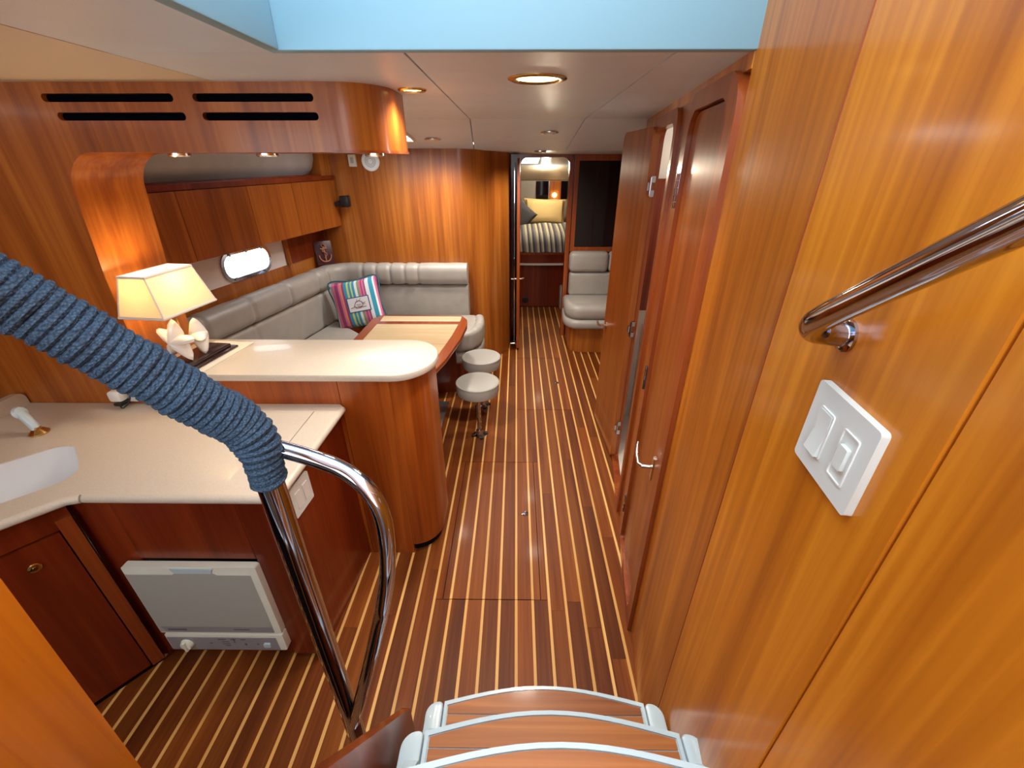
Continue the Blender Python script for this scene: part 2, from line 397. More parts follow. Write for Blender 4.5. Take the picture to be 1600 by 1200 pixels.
# ================================================================== STARBOARD WALL
D = Vector((0.141, 0.990, 0)).normalized(); NR = Vector((-D.y, D.x, 0))   # NR points into the room
PW = Vector((0.636, 1.924, 0))
def WP(s, z, off=0.0): p = PW + D*s + NR*off; return Vector((p.x, p.y, z))
def WM(off=0.0): return basis(WP(0, 0, off), -D, (0, 0, 1))   # local x = -s (seen from the room: right), extrudes into the room
wallr = thing('wall_starboard', WP(-0.9, 0), kind='structure', label='glossy golden cherry wall along the starboard side')
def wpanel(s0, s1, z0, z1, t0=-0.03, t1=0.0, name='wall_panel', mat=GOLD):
    return MB().prism([(-s1, z0), (-s0, z0), (-s0, z1), (-s1, z1)], [], WM(t0), t1 - t0).build(name, mat, wallr)
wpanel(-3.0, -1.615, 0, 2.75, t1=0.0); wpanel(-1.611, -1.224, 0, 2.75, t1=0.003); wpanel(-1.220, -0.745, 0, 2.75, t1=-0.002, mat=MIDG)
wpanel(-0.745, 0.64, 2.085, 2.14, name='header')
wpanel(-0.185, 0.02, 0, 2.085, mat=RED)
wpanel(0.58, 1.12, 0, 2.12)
MB().tube([WP(-1.222, z, 0.0015) for z in (0.0, 2.75)], 0.003, 8).build('seam_bead', TRIM, wallr)
# --- closed locker door
d1 = thing('door_1', WP(-0.45, 0), kind='structure', label='closed cherry locker door with rounded corners and lever handle')
def dprism(outer, holes, off, t, name, mat, par): return MB().prism(outer, holes, WM(off), t).build(name, mat, par)
dprism(rrect(0.18, 0.0, 0.745, 2.095, (0, 0, .10, .10)), [rrect(0.235, 0.05, 0.672, 2.045, (.02, .02, .075, .075))], -0.03, 0.045, 'door_frame', TRIM, d1)
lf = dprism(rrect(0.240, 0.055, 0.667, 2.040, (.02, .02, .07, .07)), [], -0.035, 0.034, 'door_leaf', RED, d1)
dprism(rrect(0.18, 0.0, 0.745, 2.085, .01), [], -0.06, 0.02, 'locker_back', DARK, d1)
def hinge(s, z, par, off=0.013, h=0.12):
    m = MB(); 
    for a, b in ((-0.022, -0.003), (0.003, 0.022)):
        m.prism(rrect(-s + a, z - h/2, -s + b, z + h/2, 0.003, 2), [], WM(off), 0.003)
    for k in range(5): m.tube([WP(s, z - h/2 + h*k/5 + 0.001, off + 0.005), WP(s, z - h/2 + h*(k+1)/5 - 0.001, off + 0.005)], 0.0055, 10)
    return m.build('hinge', CHROME, par)
for z in (1.80, 1.03, 0.27): hinge(-0.212, z, d1)
hd = MB().prism(rrect(0.565, 0.745, 0.59, 0.86, .01), [], WM(-0.001), 0.006).build('handle_plate', NICKEL, lf)
MB().tube([WP(s, z, o) for s, z, o in ((-0.577, 0.81, 0.0), (-0.577, 0.81, 0.045), (-0.565, 0.812, 0.055), (-0.52, 0.822, 0.058), (-0.485, 0.845, 0.056), (-0.478, 0.86, 0.054))], [0.009, 0.009, 0.009, 0.008, 0.007, 0.006], 12).build('lever_handle', NICKEL, lf)
# --- open doorway to the head
d2 = thing('door_2', WP(0.3, 0), kind='structure', label='open doorway to the white head compartment, its leaf swung forward')
dprism(rrect(-0.60, 0.0, 0.0, 2.085, (0, 0, .06, .06)), [rrect(-0.55, 0.02, -0.05, 2.035, (.01, .01, .06, .06))], -0.030, 0.045, 'door_frame', TRIM, d2)
# leaf: lies forward along the aisle
LX, LY0, LY1 = 0.662, 2.452, 3.015
M2 = basis((LX, LY1, 0), (0.035, -1, 0), (0, 0, 1))
leaf2 = MB().prism(rrect(0, 0.02, LY1-LY0, 2.05, (.02, .02, .02, .06)), [], M2, -0.036).build('door_leaf', RED, d2)
for z in (1.78, 0.99, 0.27):
    hm = MB()
    hm.box((0.683, LY0-0.012, z-0.02), (0.700, LY0-0.001, z+0.02), 0.002, 1)
    hm.box((0.700, LY0-0.016, z-0.05), (0.722, LY0-0.006, z-0.018), 0.002, 1)
    hm.box((0.700, LY0-0.016, z+0.018), (0.722, LY0-0.006, z+0.05), 0.002, 1)
    hm.tube([(0.700, LY0-0.015, z-0.045), (0.700, LY0-0.015, z+0.045)], 0.005, 8)
    hm.build('hinge', CHROME, d2)
hz = 0.83
MB().tube([(LX, LY1-0.06, hz), (LX-0.045, LY1-0.06, hz)], 0.008, 10).build('handle_spindle', NICKEL, leaf2)
MB().tube([(LX-0.045, LY1-0.065, hz), (LX-0.05, LY1-0.02, hz-0.004), (LX-0.048, LY1+0.03, hz+0.004)], 0.0075, 10).build('lever_handle', NICKEL, leaf2)
MB().lathe([(0.022, 0), (0.022, 0.004), (0.012, 0.006)], basis((LX+0.001, LY1-0.06, hz), (0, 1, 0), (0, 0, 1)) @ Matrix.Rotation(math.pi, 4, 'X'), 18).build('handle_rose', NICKEL, leaf2)
# head compartment behind the doorway
hc = thing('wall_head', (1.2, 2.4, 0), kind='structure', label='cream white lining of the head compartment behind the doorway')
box('rear_wall', (1.55, 1.8, 0), (1.58, 3.15, 2.1), HEADW, hc)
box('aft_wall', (0.70, 1.78, 0), (1.58, 1.80, 2.1), HEADW, hc)
box('forward_wall', (0.82, 3.03, 0), (1.58, 3.06, 2.1), HEADW, hc)
box('counter', (0.95, 2.55, 0.0), (1.55, 3.03, 0.82), HEADW, hc, 0.01)
box('head_floor', (0.70, 1.8, -0.01), (1.55, 3.03, 0.012), HEADW, hc)
box('wall_locker', (0.85, 2.93, 0.95), (1.45, 3.03, 1.80), MAH, hc, 0.006)
hl_ = bpy.data.lights.new('head_fill', 'POINT'); hl_.energy = 5; hl_.color = (1, 0.93, 0.82); hl_.shadow_soft_size = 0.05  # unseen light added so the head lining shows bright; no fixture
hlo = bpy.data.objects.new('head_fill', hl_); COL.objects.link(hlo); hlo.parent = hc; hlo.location = (0.05, 0.0, 1.95)
# outboard wall beside the far seat
wo = tag(MB().prism([(0, 0), (1.95, 0), (1.95, 2.1), (0, 2.1)], [], basis((1.32, 3.06, 0), (0, 1, 0), (0, 0, 1)), 0.03).build('wall_outboard', MAH), kind='structure', label='dark wood side wall behind the open door, beside the far seat')

# switch plate and grab rail on the near wall
sw = thing('switch_plate', WP(-1.485, 1.515), 'white two-gang switch plate below the grab rail on golden wall', 'switch')
MB().prism(rrect(1.416, 1.510, 1.553, 1.634, .006, 3), [], WM(0.003), 0.010).build('cover_plate', PLATE, sw)
for a in (1.440, 1.497):
    MB().prism(rrect(a, 1.537, a+0.034, 1.606, .003, 2), [rrect(a+0.002, 1.539, a+0.032, 1.604, .002, 2)], WM(0.0125), 0.0025).build('switch_bezel', WHITE, sw)
MB().add([WM(0.013) @ Vector(p) for p in ((1.443,1.540,0),(1.471,1.540,0),(1.471,1.572,0),(1.443,1.572,0),(1.471,1.603,0),(1.443,1.603,0),(1.443,1.540,.007),(1.471,1.540,.007),(1.471,1.572,.002),(1.443,1.572,.002),(1.471,1.603,.003),(1.443,1.603,.003))],
         [(6,7,8,9),(9,8,10,11),(0,1,7,6),(1,2,8,7),(3,0,6,9),(2,4,10,8),(5,3,9,11),(4,5,11,10),(0,3,2,1),(3,5,4,2)]).build('rocker_switch', PLATE, sw)
MB().prism(rrect(1.505, 1.556, 1.523, 1.588, .002, 2), [], WM(0.0125), 0.006).build('toggle_switch', PLATE, sw)
gr = thing('grab_rail', WP(-1.417, 1.68), 'polished steel grab rail bent out from the golden starboard wall', 'grab rail')
rp = [WP(-1.417, 1.698, 0.004), WP(-1.417, 1.700, 0.03), WP(-1.425, 1.705, 0.048), WP(-1.445, 1.720, 0.062), WP(-1.48, 1.745, 0.068), WP(-1.60, 1.83, 0.068), WP(-1.80, 1.97, 0.068), WP(-2.3, 2.32, 0.068)]
MB().tube(smooth_path(rp, 7), 0.0155, 20).build('rail_tube', CHROME, gr)
MB().lathe([(0.022, 0.0), (0.022, 0.004), (0.017, 0.006)], basis(WP(-1.417, 1.698, 0.003), -D, (0, 0, 1)), 22).build('rail_flange', CHROME, gr)

# ================================================================== DINETTE BULKHEAD (curved)
wd = thing('wall_dinette', (-0.8, 4.0, 0), kind='structure', label='curved glossy cherry bulkhead behind the dinette')
arc = [(-0.52 + 0.36*math.sin(R(a)), 4.36 - 0.36*math.cos(R(a))) for a in range(0, 76, 5)]
front = [(-1.95, 4.0), (-0.52, 4.0)] + arc[1:] + [(-0.075, 4.45), (-0.055, 4.9)]
# one sheet with veneer bands
pr = front + [(x, y) for x, y in [(-0.2, 4.9), (-0.2, 4.6), (-0.55, 4.2), (-1.95, 4.2)]]
MB().prism(pr, [], basis((0, 0, 0), (1, 0, 0), (0, 1, 0)), 2.02, True).build('curved_panel', CH, wd, fixn=True)

# ================================================================== FORWARD BULKHEAD, DOORWAY
wf = thing('wall_forward', (0.6, 4.9, 0), kind='structure', label='dark red cherry forward bulkhead with doorway and dark mirror panel')
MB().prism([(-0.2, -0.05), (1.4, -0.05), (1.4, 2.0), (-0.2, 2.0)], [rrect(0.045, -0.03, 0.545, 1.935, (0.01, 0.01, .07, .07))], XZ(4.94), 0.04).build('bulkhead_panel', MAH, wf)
d3 = thing('door_3', (0.29, 4.9, 0), kind='structure', label='narrow round-cornered forward doorway, its door swung open toward the dinette')
MB().prism(rrect(0.0, -0.05, 0.59, 1.975, (0, 0, .09, .09)), [rrect(0.045, -0.03, 0.545, 1.93, (0.01, 0.01, .07, .07))], XZ(4.95), 0.075).build('door_frame', TRIM, d3)
lf3 = MB().prism(rrect(0, 0.02, 0.50, 1.92, (.02, .02, .06, .06)), [], basis((0.008, 4.40, 0), (0.012, 1, 0), (0, 0, 1)), 0.026).build('door_leaf', TRIM, d3)
MB().prism(rrect(0.02, 0.05, 0.48, 1.88, .05), [], basis((0.008-0.024, 4.40, 0), (0.012, 1, 0), (0, 0, 1)), -0.004).build('leaf_mirror', MIRROR, lf3)
for zz, nm in ((0.80, 'lever_handle'), (0.08, 'door_hook')):
    MB().tube([(-0.05, 4.445, zz), (0.055, 4.44, zz), (0.085, 4.43, zz+0.012)] if nm == 'lever_handle' else [(-0.06, 4.42, zz), (-0.01, 4.42, zz), (0.0, 4.40, zz)], 0.008, 10).build(nm, NICKEL, lf3)
# dark mirror panel
mp = thing('mirror_panel', (0.88, 4.87, 1.05), 'dark mirrored panel in a cherry frame above the far seat', 'mirror')
MB().prism(rrect(0.60, 1.00, 1.20, 1.955, .01), [rrect(0.645, 1.05, 1.155, 1.90, .008)], XZ(4.899), 0.025).build('mirror_frame', TRIM, mp)
MB().prism([(0.64, 1.045), (0.835, 1.045), (0.835, 1.905), (0.64, 1.905)], [], XZ(4.895), 0.006).build('mirror_pane', DKGLASS, mp)
MB().prism([(0.838, 1.045), (1.16, 1.045), (1.16, 1.905), (0.838, 1.905)], [], XZ(4.895), 0.006).build('mirror_pane', DKGLASS, mp)

# ================================================================== PORT HULL SIDE
DL = Vector((0.172, 0.985, 0)).normalized(); NL = Vector((DL.y, -DL.x, 0))
def HP(u, z, off=0.0): p = Vector((-1.55, 4.0, 0)) + DL*u + NL*off; return Vector((p.x, p.y, z))
def HM(off=0.0): return basis(HP(0, 0, off), DL, (0, 0, 1))
wp = thing('wall_port', HP(-1.0, 0), kind='structure', label='cherry port side with locker fronts above a white portlight panel')
def hpanel(poly, holes, off, t, name, mat, par=None): return MB().prism(poly, holes, HM(off), t).build(name, mat, par or wp)
def rc(a, b, c, d): return [(a, b), (c, b), (c, d), (a, d)]
us = [-2.25, -1.575, -1.05, -0.60, -0.03]
for a, b in zip(us, us[1:]): hpanel(rc(a+0.002, 1.39, b-0.002, 1.755), [], -0.015, 0.015, 'locker_front', RED)
hpanel(rc(-2.25, 1.385, -0.02, 1.80), [], -0.22, 0.20, 'locker_body', MAH)
hpanel(rc(-2.25, 1.760, -0.02, 1.79), [], -0.10, 0.108, 'locker_lip', MAH)
# grey padded valance above the lockers
vp = [(-0.30, 1.985), (-0.10, 1.99), (-0.05, 1.985), (-0.02, 1.95), (-0.025, 1.90), (-0.05, 1.84), (-0.09, 1.80), (-0.14, 1.792), (-0.30, 1.792)]
upath = [-2.25, -1.6, -1.0, -0.5, -0.3, -0.22, -0.18, -0.15, -0.13]
def valance():
    m = MB(); n = len(vp); vs = []; fs = []
    for i, u in enumerate(upath):
        q = max(0, i-4)/4; sh = 1 - (1 - math.sqrt(max(0.0, 1-q*q))) * 0.8
        for (a, z) in vp: vs.append(HP(u, 1.985 - (1.985 - z)*sh, -0.30 + (a + 0.30)*sh))
    for i in range(len(upath)-1):
        for k in range(n): fs.append((i*n+k, (i+1)*n+k, (i+1)*n+(k+1) % n, i*n+(k+1) % n))
    fs.append(list(range(n))); fs.append([(len(upath)-1)*n + k for k in range(n)])
    return m.add(vs, fs, True)
valance().build('padded_valance', LEATHER, wp)
hpanel(rc(-0.17, 1.385, 0.02, 2.03), [], -0.25, 0.235, 'corner_post', CH)
hpanel(rc(-2.3, 1.75, 0.05, 2.16), [], -0.36, 0.04, 'upper_lining', DARK)
# lower hull plane (0.2 m outboard of the lockers)
LO = -0.2
def stadium(u0, u1, z0, z1, n=10): return rrect(u0, z0, u1, z1, (z1-z0)/2*0.92, n)
W0 = (-1.225, -0.775, 1.17, 1.345)
hpanel(rc(-2.25, 1.155, -0.59, 1.40), [stadium(*W0)], LO-0.02, 0.02, 'white_panel', PANELW)
hpanel(rc(-2.25, 0.0, 0.02, 1.155), [], LO-0.02, 0.022, 'lower_panel', CH)
hpanel(rc(-0.588, 1.155, 0.02, 1.40), [], LO-0.02, 0.03, 'end_panel', MAH)
MB().tube([HP(-0.575, z, LO+0.01) for z in (1.155, 1.39)], 0.02, 14).build('rounded_post', CH, wp)
win = thing('window_1', HP(-1.0, 1.17, LO), kind='structure', label='oval portlight with steel rim, bright with daylight')
MB().prism(stadium(W0[0]-0.012, W0[1]+0.012, W0[2]-0.012, W0[3]+0.012), [stadium(W0[0]+0.012, W0[1]-0.012, W0[2]+0.012, W0[3]-0.012)], HM(LO-0.015), 0.027).build('portlight_rim', CHROME, win)
MB().prism(stadium(W0[0]+0.008, W0[1]-0.008, W0[2]+0.008, W0[3]-0.008), [], HM(LO-0.02), 0.006).build('pane', GLASSM, win)
for t, zz in ((-1.15, 1.178), (-0.85, 1.178), (-1.15, 1.337), (-0.85, 1.337), (-1.0, 1.337)):
    MB().prism(rrect(t-0.008, zz-0.010, t+0.008, zz+0.010, .004, 3), [], HM(LO+0.012), 0.008).build('dog_clamp', STEELP, win)

# ================================================================== GALLEY BULKHEAD WITH PASS-THROUGH AND SOFFIT
GY0, GY1 = 1.61, 1.93
wg = thing('wall_galley', (-1.2, GY0, 0), kind='structure', label='cherry galley bulkhead with pass-through opening and vented soffit')
def slot(x0, x1, z): return rrect(x0, z-0.0115, x1, z+0.0115, 0.011, 4)
SL = [(-1.522, -1.098, 2.078), (-1.035, -0.648, 2.078), (-1.495, -1.075, 2.027), (-1.02, -0.642, 2.027)]
SOF = 1.925
# left part + soffit face as one plate: outline follows the opening's rounded corner
ol = [(-2.4, 0.90), (-1.585, 0.90), (-1.578, 1.50)] + [(-1.552 + 0.12 - 0.12*math.cos(R(t)), SOF - 0.14 + 0.14*math.sin(R(t))) for t in range(0, 91, 10)] + [(-0.615, SOF), (-0.615, CEIL), (-2.4, CEIL)]
MB().prism(ol, [slot(*q) for q in SL], XZ(GY0+0.018), 0.018).build('bulkhead_face', CHC, wg)
for q in SL: MB().prism(slot(q[0]-0.01, q[1]+0.01, q[2]), [], XZ(GY0+0.032), 0.012).build('vent_recess', VOID, wg)
# inner lining of the opening (jamb + curved corner + soffit underside)
inner = [(-1.585, 1.10), (-1.578, 1.50)] + [(-1.552 + 0.12 - 0.12*math.cos(R(t)), SOF - 0.14 + 0.14*math.sin(R(t))) for t in range(0, 91, 10)]
inn2 = [(x - 0.02*(1 if z < 1.8 else 0.6), z + (0.012 if z > 1.80 else 0)) for x, z in inner]
jm = MB().prism(inner + inn2[::-1], [], XZ(GY1), GY1-GY0-0.018, True).build('opening_jamb', CHC, wg)
# soffit box with a rounded free end
def round_end(x_end, y0, y1, r, x_in, n=9):
    return [(x_in, y0)] + [(x_end - r + r*math.sin(R(t)), y0 + r - r*math.cos(R(t))) for t in [90*k/n for k in range(n+1)]] + [(x_end, y1), (x_in, y1)]
so = round_end(-0.435, GY0, GY1, 0.17, -0.615)
MB().prism(so, [], basis((0, 0, SOF+0.004), (1, 0, 0), (0, 1, 0)), CEIL-SOF-0.004, True).build('soffit_end', CHC, wg)
MB().prism([(-1.44, GY0+0.019), (-0.615, GY0+0.019), (-0.615, GY1), (-1.44, GY1)], [], basis((0, 0, SOF), (1, 0, 0), (0, 1, 0)), 0.02).build('soffit_underside', CHX, wg)
MB().prism(round_end(-0.431, GY0-0.003, GY1, 0.17, -0.615), [], basis((0, 0, SOF-0.002), (1, 0, 0), (0, 1, 0)), 0.008, True).build('soffit_edge', TRIM, wg)
box('soffit_rear', (-1.44, GY1-0.02, SOF), (-0.615, GY1, CEIL), CHC, wg)
box('bulkhead_rear', (-2.35, GY1-0.02, 0.9), (-1.60, GY1, CEIL), CHC, wg)

# ================================================================== BAR
bar = thing('bar_cabinet', (-1.0, GY0, 0), 'tall cherry bar cabinet with rounded end dividing galley and dinette', 'cabinet')
box('face_panel', (-0.772, GY0, 0), (-0.548, GY0+0.02, 1.07), REDB, bar)
box('face_panel', (-1.585, GY0, 0.0), (-0.775, GY0+0.02, 1.07), REDB, bar)
MB().prism(round_end(-0.405, GY0+0.004, GY1, 0.15, -0.545), [], basis((0, 0, 0.06), (1, 0, 0), (0, 1, 0)), 1.01, True).build('rounded_end', REDB, bar)
MB().prism(round_end(-0.425, GY0+0.03, GY1-0.02, 0.13, -0.545), [], basis((0, 0, 0.0), (1, 0, 0), (0, 1, 0)), 0.06, True).build('toe_kick', DARK, bar)
box('rear_panel', (-1.585, GY1-0.02, 0), (-0.545, GY1, 1.07), REDB, bar)
bt = thing('bar_counter', (-1.0, GY0, 1.07), 'cream solid-surface bar top with rounded free end', 'countertop')
bo = [(-1.583, 1.575)] + [(-0.53 + 0.17*math.sin(R(t)), 1.775 - 0.20*math.cos(R(t))) for t in range(0, 181, 10)] + [(-1.583, 1.975)]
def slab(poly, z0, z1, name, mat, par, ch=0.006):
    """slab with a small eased top edge"""
    cx = sum(p[0] for p in poly)/len(poly); cy = sum(p[1] for p in poly)/len(poly); n = len(poly)
    def inset(d):
        out = []
        for i in range(n):
            a = Vector(poly[i-1]); b = Vector(poly[i]); c = Vector(poly[(i+1) % n])
            t1 = (b-a).normalized(); t2 = (c-b).normalized(); nn = Vector((-(t1+t2).y, (t1+t2).x)).normalized()
            k = max(0.4, nn.dot(Vector((-t1.y, t1.x)))); out.append(b + nn*d/k)
        return out
    st_ = 4 if ch > 0.02 else 2; cv = min(ch, (z1-z0)/2)
    rings = []
    for k in range(st_+1):
        t = R(90*k/st_); rings.append([(p[0], p[1], z0 + cv*(1-math.sin(t))) for p in inset(ch*(1-math.cos(t)))][:])
    rings = rings[::-1]
    for k in range(st_+1):
        t = R(90*k/st_); rings.append([(p[0], p[1], z1 - cv*(1-math.sin(t))) for p in inset(ch*(1-math.cos(t)))])
    m = MB(); vs = [p for r in rings for p in r]; fs = []
    for q in range(len(rings)-1):
        for i in range(n): fs.append((q*n+i, q*n+(i+1) % n, (q+1)*n+(i+1) % n, (q+1)*n+i))
    m.add(vs, fs, True)
    for q, zz in ((0, z0), (len(rings)-1, z1)):
        for t in tessellate_polygon([[Vector(p) for p in rings[q]]]): m.f.append([q*n + k for k in t]); m.sm.append(False)
    return m.build(name, mat, par)
slab(bo, 1.072, 1.106, 'slab', CORIAN, bt, 0.008)

# ================================================================== GALLEY COUNTER, CABINETS
CT = 0.945
ct = thing('galley_counter', (-1.4, 1.3, 0.905), 'cream speckled galley counter with inset sink and eased edges', 'countertop')
fr = Vector((-1.44, 1.02)); dg = Vector((-0.70, -0.714))
# counter outline: front edge, right end, back, port side, diagonal corner
p_d = fr + dg*1.0
outline = [(-0.79, 1.03), (-0.775, 1.045), (-0.765, 1.595), (-0.78, 1.607), (-2.38, 1.607), (-2.38, p_d.y), (p_d.x, p_d.y), (fr.x-0.04, fr.y-0.035), (fr.x-0.01, fr.y-0.004), (fr.x+0.03, fr.y+0.008)]
ax = (-dg).normalized(); bx = Vector((-ax.y, ax.x))        # along the diagonal, and inward (port/forward)
def DG(a, b): p = fr + dg*0 + (-ax)*a + bx*b; return (p.x, p.y)
sk = [DG(*q) for q in rrect(-0.035, 0.105, 0.50, 0.395, 0.075, 6)]
m = MB().prism(outline, [sk], basis((0, 0, CT-0.032), (1, 0, 0), (0, 1, 0)), 0.032); m.build('slab', CORIAN, ct)
MB().tube([(-0.79, 1.03, CT-0.016), (-1.40, 1.03, CT-0.016)], 0.016, 12).build('nosing', CORIAN, ct)
MB().tube([(fr.x+0.03, fr.y+0.008, CT-0.016), (fr.x-0.01, fr.y-0.004, CT-0.016), (fr.x-0.04, fr.y-0.035, CT-0.016), (p_d.x, p_d.y, CT-0.016)], 0.016, 12).build('nosing', CORIAN, ct)
MB().tube([(-0.785, 1.035, CT-0.016), (-0.775, 1.05, CT-0.016), (-0.765, 1.59, CT-0.016)], 0.016, 12).build('nosing', CORIAN, ct)
# sink bowl
n_ = len(sk); cxs = sum(p[0] for p in sk)/n_; cys = sum(p[1] for p in sk)/n_
rings = [(1.0, CT-0.004), (0.985, CT-0.03), (0.95, CT-0.12), (0.86, CT-0.16), (0.0, CT-0.165)]
mm = MB(); vs = []; fs = []
for q, z in rings:
    for p in sk: vs.append((cxs + (p[0]-cxs)*q, cys + (p[1]-cys)*q, z))
for i in range(len(rings)-1):
    for k in range(n_): fs.append((i*n_+k, i*n_+(k+1) % n_, (i+1)*n_+(k+1) % n_, (i+1)*n_+k))
mm.add(vs, fs, True).build('sink_bowl', SINKM, ct, fixn=False)
# hatch lids cut in the counter: fine lines
MB().box((-0.868, 1.20, CT-0.001), (-0.8655, 1.545, CT+0.0006)).build('lid_joint', STEELP, ct)
MB().box((-1.62, 1.535, CT-0.001), (-0.80, 1.537, CT+0.0004)).build('lid_joint', plain('joint_tan', (0.52, 0.45, 0.36), 0.5), ct)
# low splash upstand at the port side
MB().prism(rrect(1.15, CT, 1.603, CT+0.06, (0, 0, .03, .0), 5), [], basis((-2.19, 0, 0), (0, 1, 0), (0, 0, 1)), 0.03).build('splash_upstand', CORIAN, ct)
gc = thing('galley_cabinet', (-1.2, 1.06, 0), 'deep red cherry galley base cabinet housing the small dishwasher', 'cabinet')
FY = 1.065
box('fixed_panel', (-1.372, FY-0.008, 0.612), (-0.944, FY+0.012, 0.89), MAH, gc, 0.002, 1)
box('stile', (-0.940, FY-0.012, 0.03), (-0.828, FY+0.012, 0.905), MAH, gc, 0.002, 1)
box('stile', (-1.50, FY-0.002, 0.03), (-1.376, FY+0.012, 0.905), MAH, gc, 0.002, 1)
box('top_rail', (-1.50, FY-0.014, 0.893), (-0.828, FY+0.01, 0.912), MAH, gc)
box('bottom_rail', (-1.50, FY+0.0, 0.03), (-0.944, FY+0.012, 0.085), MAH, gc)
box('toe_kick', (-1.52, FY+0.03, 0.0), (-0.85, FY+0.05, 0.03), DARK, gc)
box('carcass', (-1.50, FY+0.55-0.01, 0.0), (-0.86, FY+0.54, 0.6), DARK, gc)
MB().prism([(-0.828, FY-0.012), (-0.79, 1.607), (-0.82, 1.607), (-0.858, FY)], [], basis((0, 0, 0.0), (1, 0, 0), (0, 1, 0)), 0.912).build('end_panel', MAH, gc)
box('corner_edge', (-0.846, FY-0.016, 0.0), (-0.824, FY+0.01, 0.912), TRIM, gc, 0.004)
box('corner_filler', (-1.56, FY+0.0, 0.0), (-1.49, FY+0.05, 0.90), MAH, gc)
dc = thing('corner_cabinet', (-1.7, 0.9, 0), 'dark red diagonal corner cabinet under the galley sink', 'cabinet')
MD = basis((-1.505, 1.045, 0), (0.62, 0.785, 0), (0, 0, 1)) # local x grows toward the corner, negative goes aft/port
MB().prism([(-0.98, 0.03), (-0.045, 0.03), (-0.045, 0.80), (-0.98, 0.80)], [], MD, 0.012).build('cabinet_door', MAH, dc)
MB().prism([(-0.98, 0.806), (0.0, 0.806), (0.0, 0.91), (-0.98, 0.91)], [], MD, 0.008).build('top_rail', MAH, dc)
MB().prism([(-0.04, 0.03), (0.0, 0.03), (0.0, 0.85), (-0.04, 0.85)], [], MD, 0.022).build('corner_stile', TRIM, dc)
MB().prism([(-0.98, 0.0), (0.0, 0.0), (0.0, 0.03), (-0.98, 0.03)], [], MD, -0.02).build('toe_kick', DARK, dc)
MB().prism([(-0.98, 0.03), (0.0, 0.03), (0.0, 0.90), (-0.98, 0.90)], [], MD @ Matrix.Translation((0, 0, -0.03)), 0.02).build('carcass', DARK, dc)
lt = MB().lathe([(0.017, 0), (0.017, 0.003), (0.012, 0.006), (0.007, 0.006), (0.006, 0.010), (0.0, 0.010)], MD @ Matrix.Translation((-0.135, 0.715, 0.012)), 20).build('push_latch', BRASS, dc.children[0])
# dishwasher
dw = thing('dishwasher', (-1.18, 1.03, 0.09), 'small white front-loading dishwasher with grey panel, set in red cabinet', 'dishwasher')
A0, A1, Z0, Z1 = -1.425, -0.935, 0.112, 0.605
MB().prism(rrect(A0, Z0+0.105, A1, Z1, (0.002, .004, .012, .012), 4), [], XZ(FY-0.013), 0.027).build('door_shell', DWWHITE, dw)
MB().prism([(A0+0.004, Z0+0.112), (A1-0.028, Z0+0.112), (A1-0.028, Z1-0.040), (-1.085, Z1-0.040), (-1.10, Z1-0.030), (-1.235, Z1-0.030), (-1.25, Z1-0.040), (A0+0.004, Z1-0.040)], [], XZ(FY-0.038), 0.004).build('door_panel', DWGREY, dw)
MB().prism([(-1.235, Z1-0.028), (-1.10, Z1-0.028), (-1.09, Z1-0.006), (-1.245, Z1-0.006)], [], XZ(FY-0.039), 0.006).build('door_grip', GEL, dw)
MB().prism(rrect(A0+0.012, Z0, A1, Z0+0.098, (.002, .012, .002, .002), 4), [], XZ(FY-0.013), 0.031).build('control_shell', DWWHITE, dw)
cs = MB().prism([(A0+0.016, Z0+0.004), (A1-0.03, Z0+0.004), (A1-0.03, Z0+0.082), (A0+0.016, Z0+0.082)], [], XZ(FY-0.043), 0.003).build('control_strip', DWCTRL, dw)
KM = basis((0, FY-0.045, 0), (1, 0, 0), (0, 0, 1))
kb = MB().lathe([(0.026, 0), (0.026, 0.004), (0.021, 0.016), (0.0, 0.017)], KM @ Matrix.Translation((-1.335, Z0+0.043, 0)), 22).build('program_knob', DWWHITE, dw)
MB().prism([(-1.338, Z0+0.02), (-1.328, Z0+0.02), (-1.328, Z0+0.068), (-1.338, Z0+0.068)], [], XZ(FY-0.058), 0.009).build('knob_grip', DWWHITE, kb)
MB().prism(rrect(-1.020, Z0+0.03, -0.993, Z0+0.052, .005, 3), [], XZ(FY-0.044), 0.010).build('power_button', GEL, dw)
MB().prism([(A0+0.03, Z0+0.115), (A1-0.03, Z0+0.115), (A1-0.03, Z0+0.148), (A0+0.012, Z0+0.148)], [], XZ(FY-0.0415), 0.0008).build('label_strip', DWCTRL, dw)
for (x, wd_, z, h_) in ((-1.385, 0.075, Z0+0.126, 0.010), (-1.12, 0.065, Z0+0.130, 0.005), (-1.20, .03, Z0+.07, .005), (-1.15, .02, Z0+.07, .005), (-1.11, .02, Z0+.07, .005), (-1.19, .03, Z0+.055, .004), (-1.19, .03, Z0+.042, .004), (-1.18, .02, Z0+.03, .004), (-1.14, .004, Z0+.05, .03), (-1.10, .008, Z0+.035, .012), (-1.24, .008, Z0+.045, .006), (-1.05, .01, Z0+.04, .006)):
    MB().box((x, FY-0.0475, z), (x+wd_, FY-0.0455, z+h_)).build('printed_mark', PRINT, dw) if z < Z0+.1 else MB().box((x, FY-0.0435, z), (x+wd_, FY-0.0422, z+h_)).build('printed_mark', PRINT, dw)
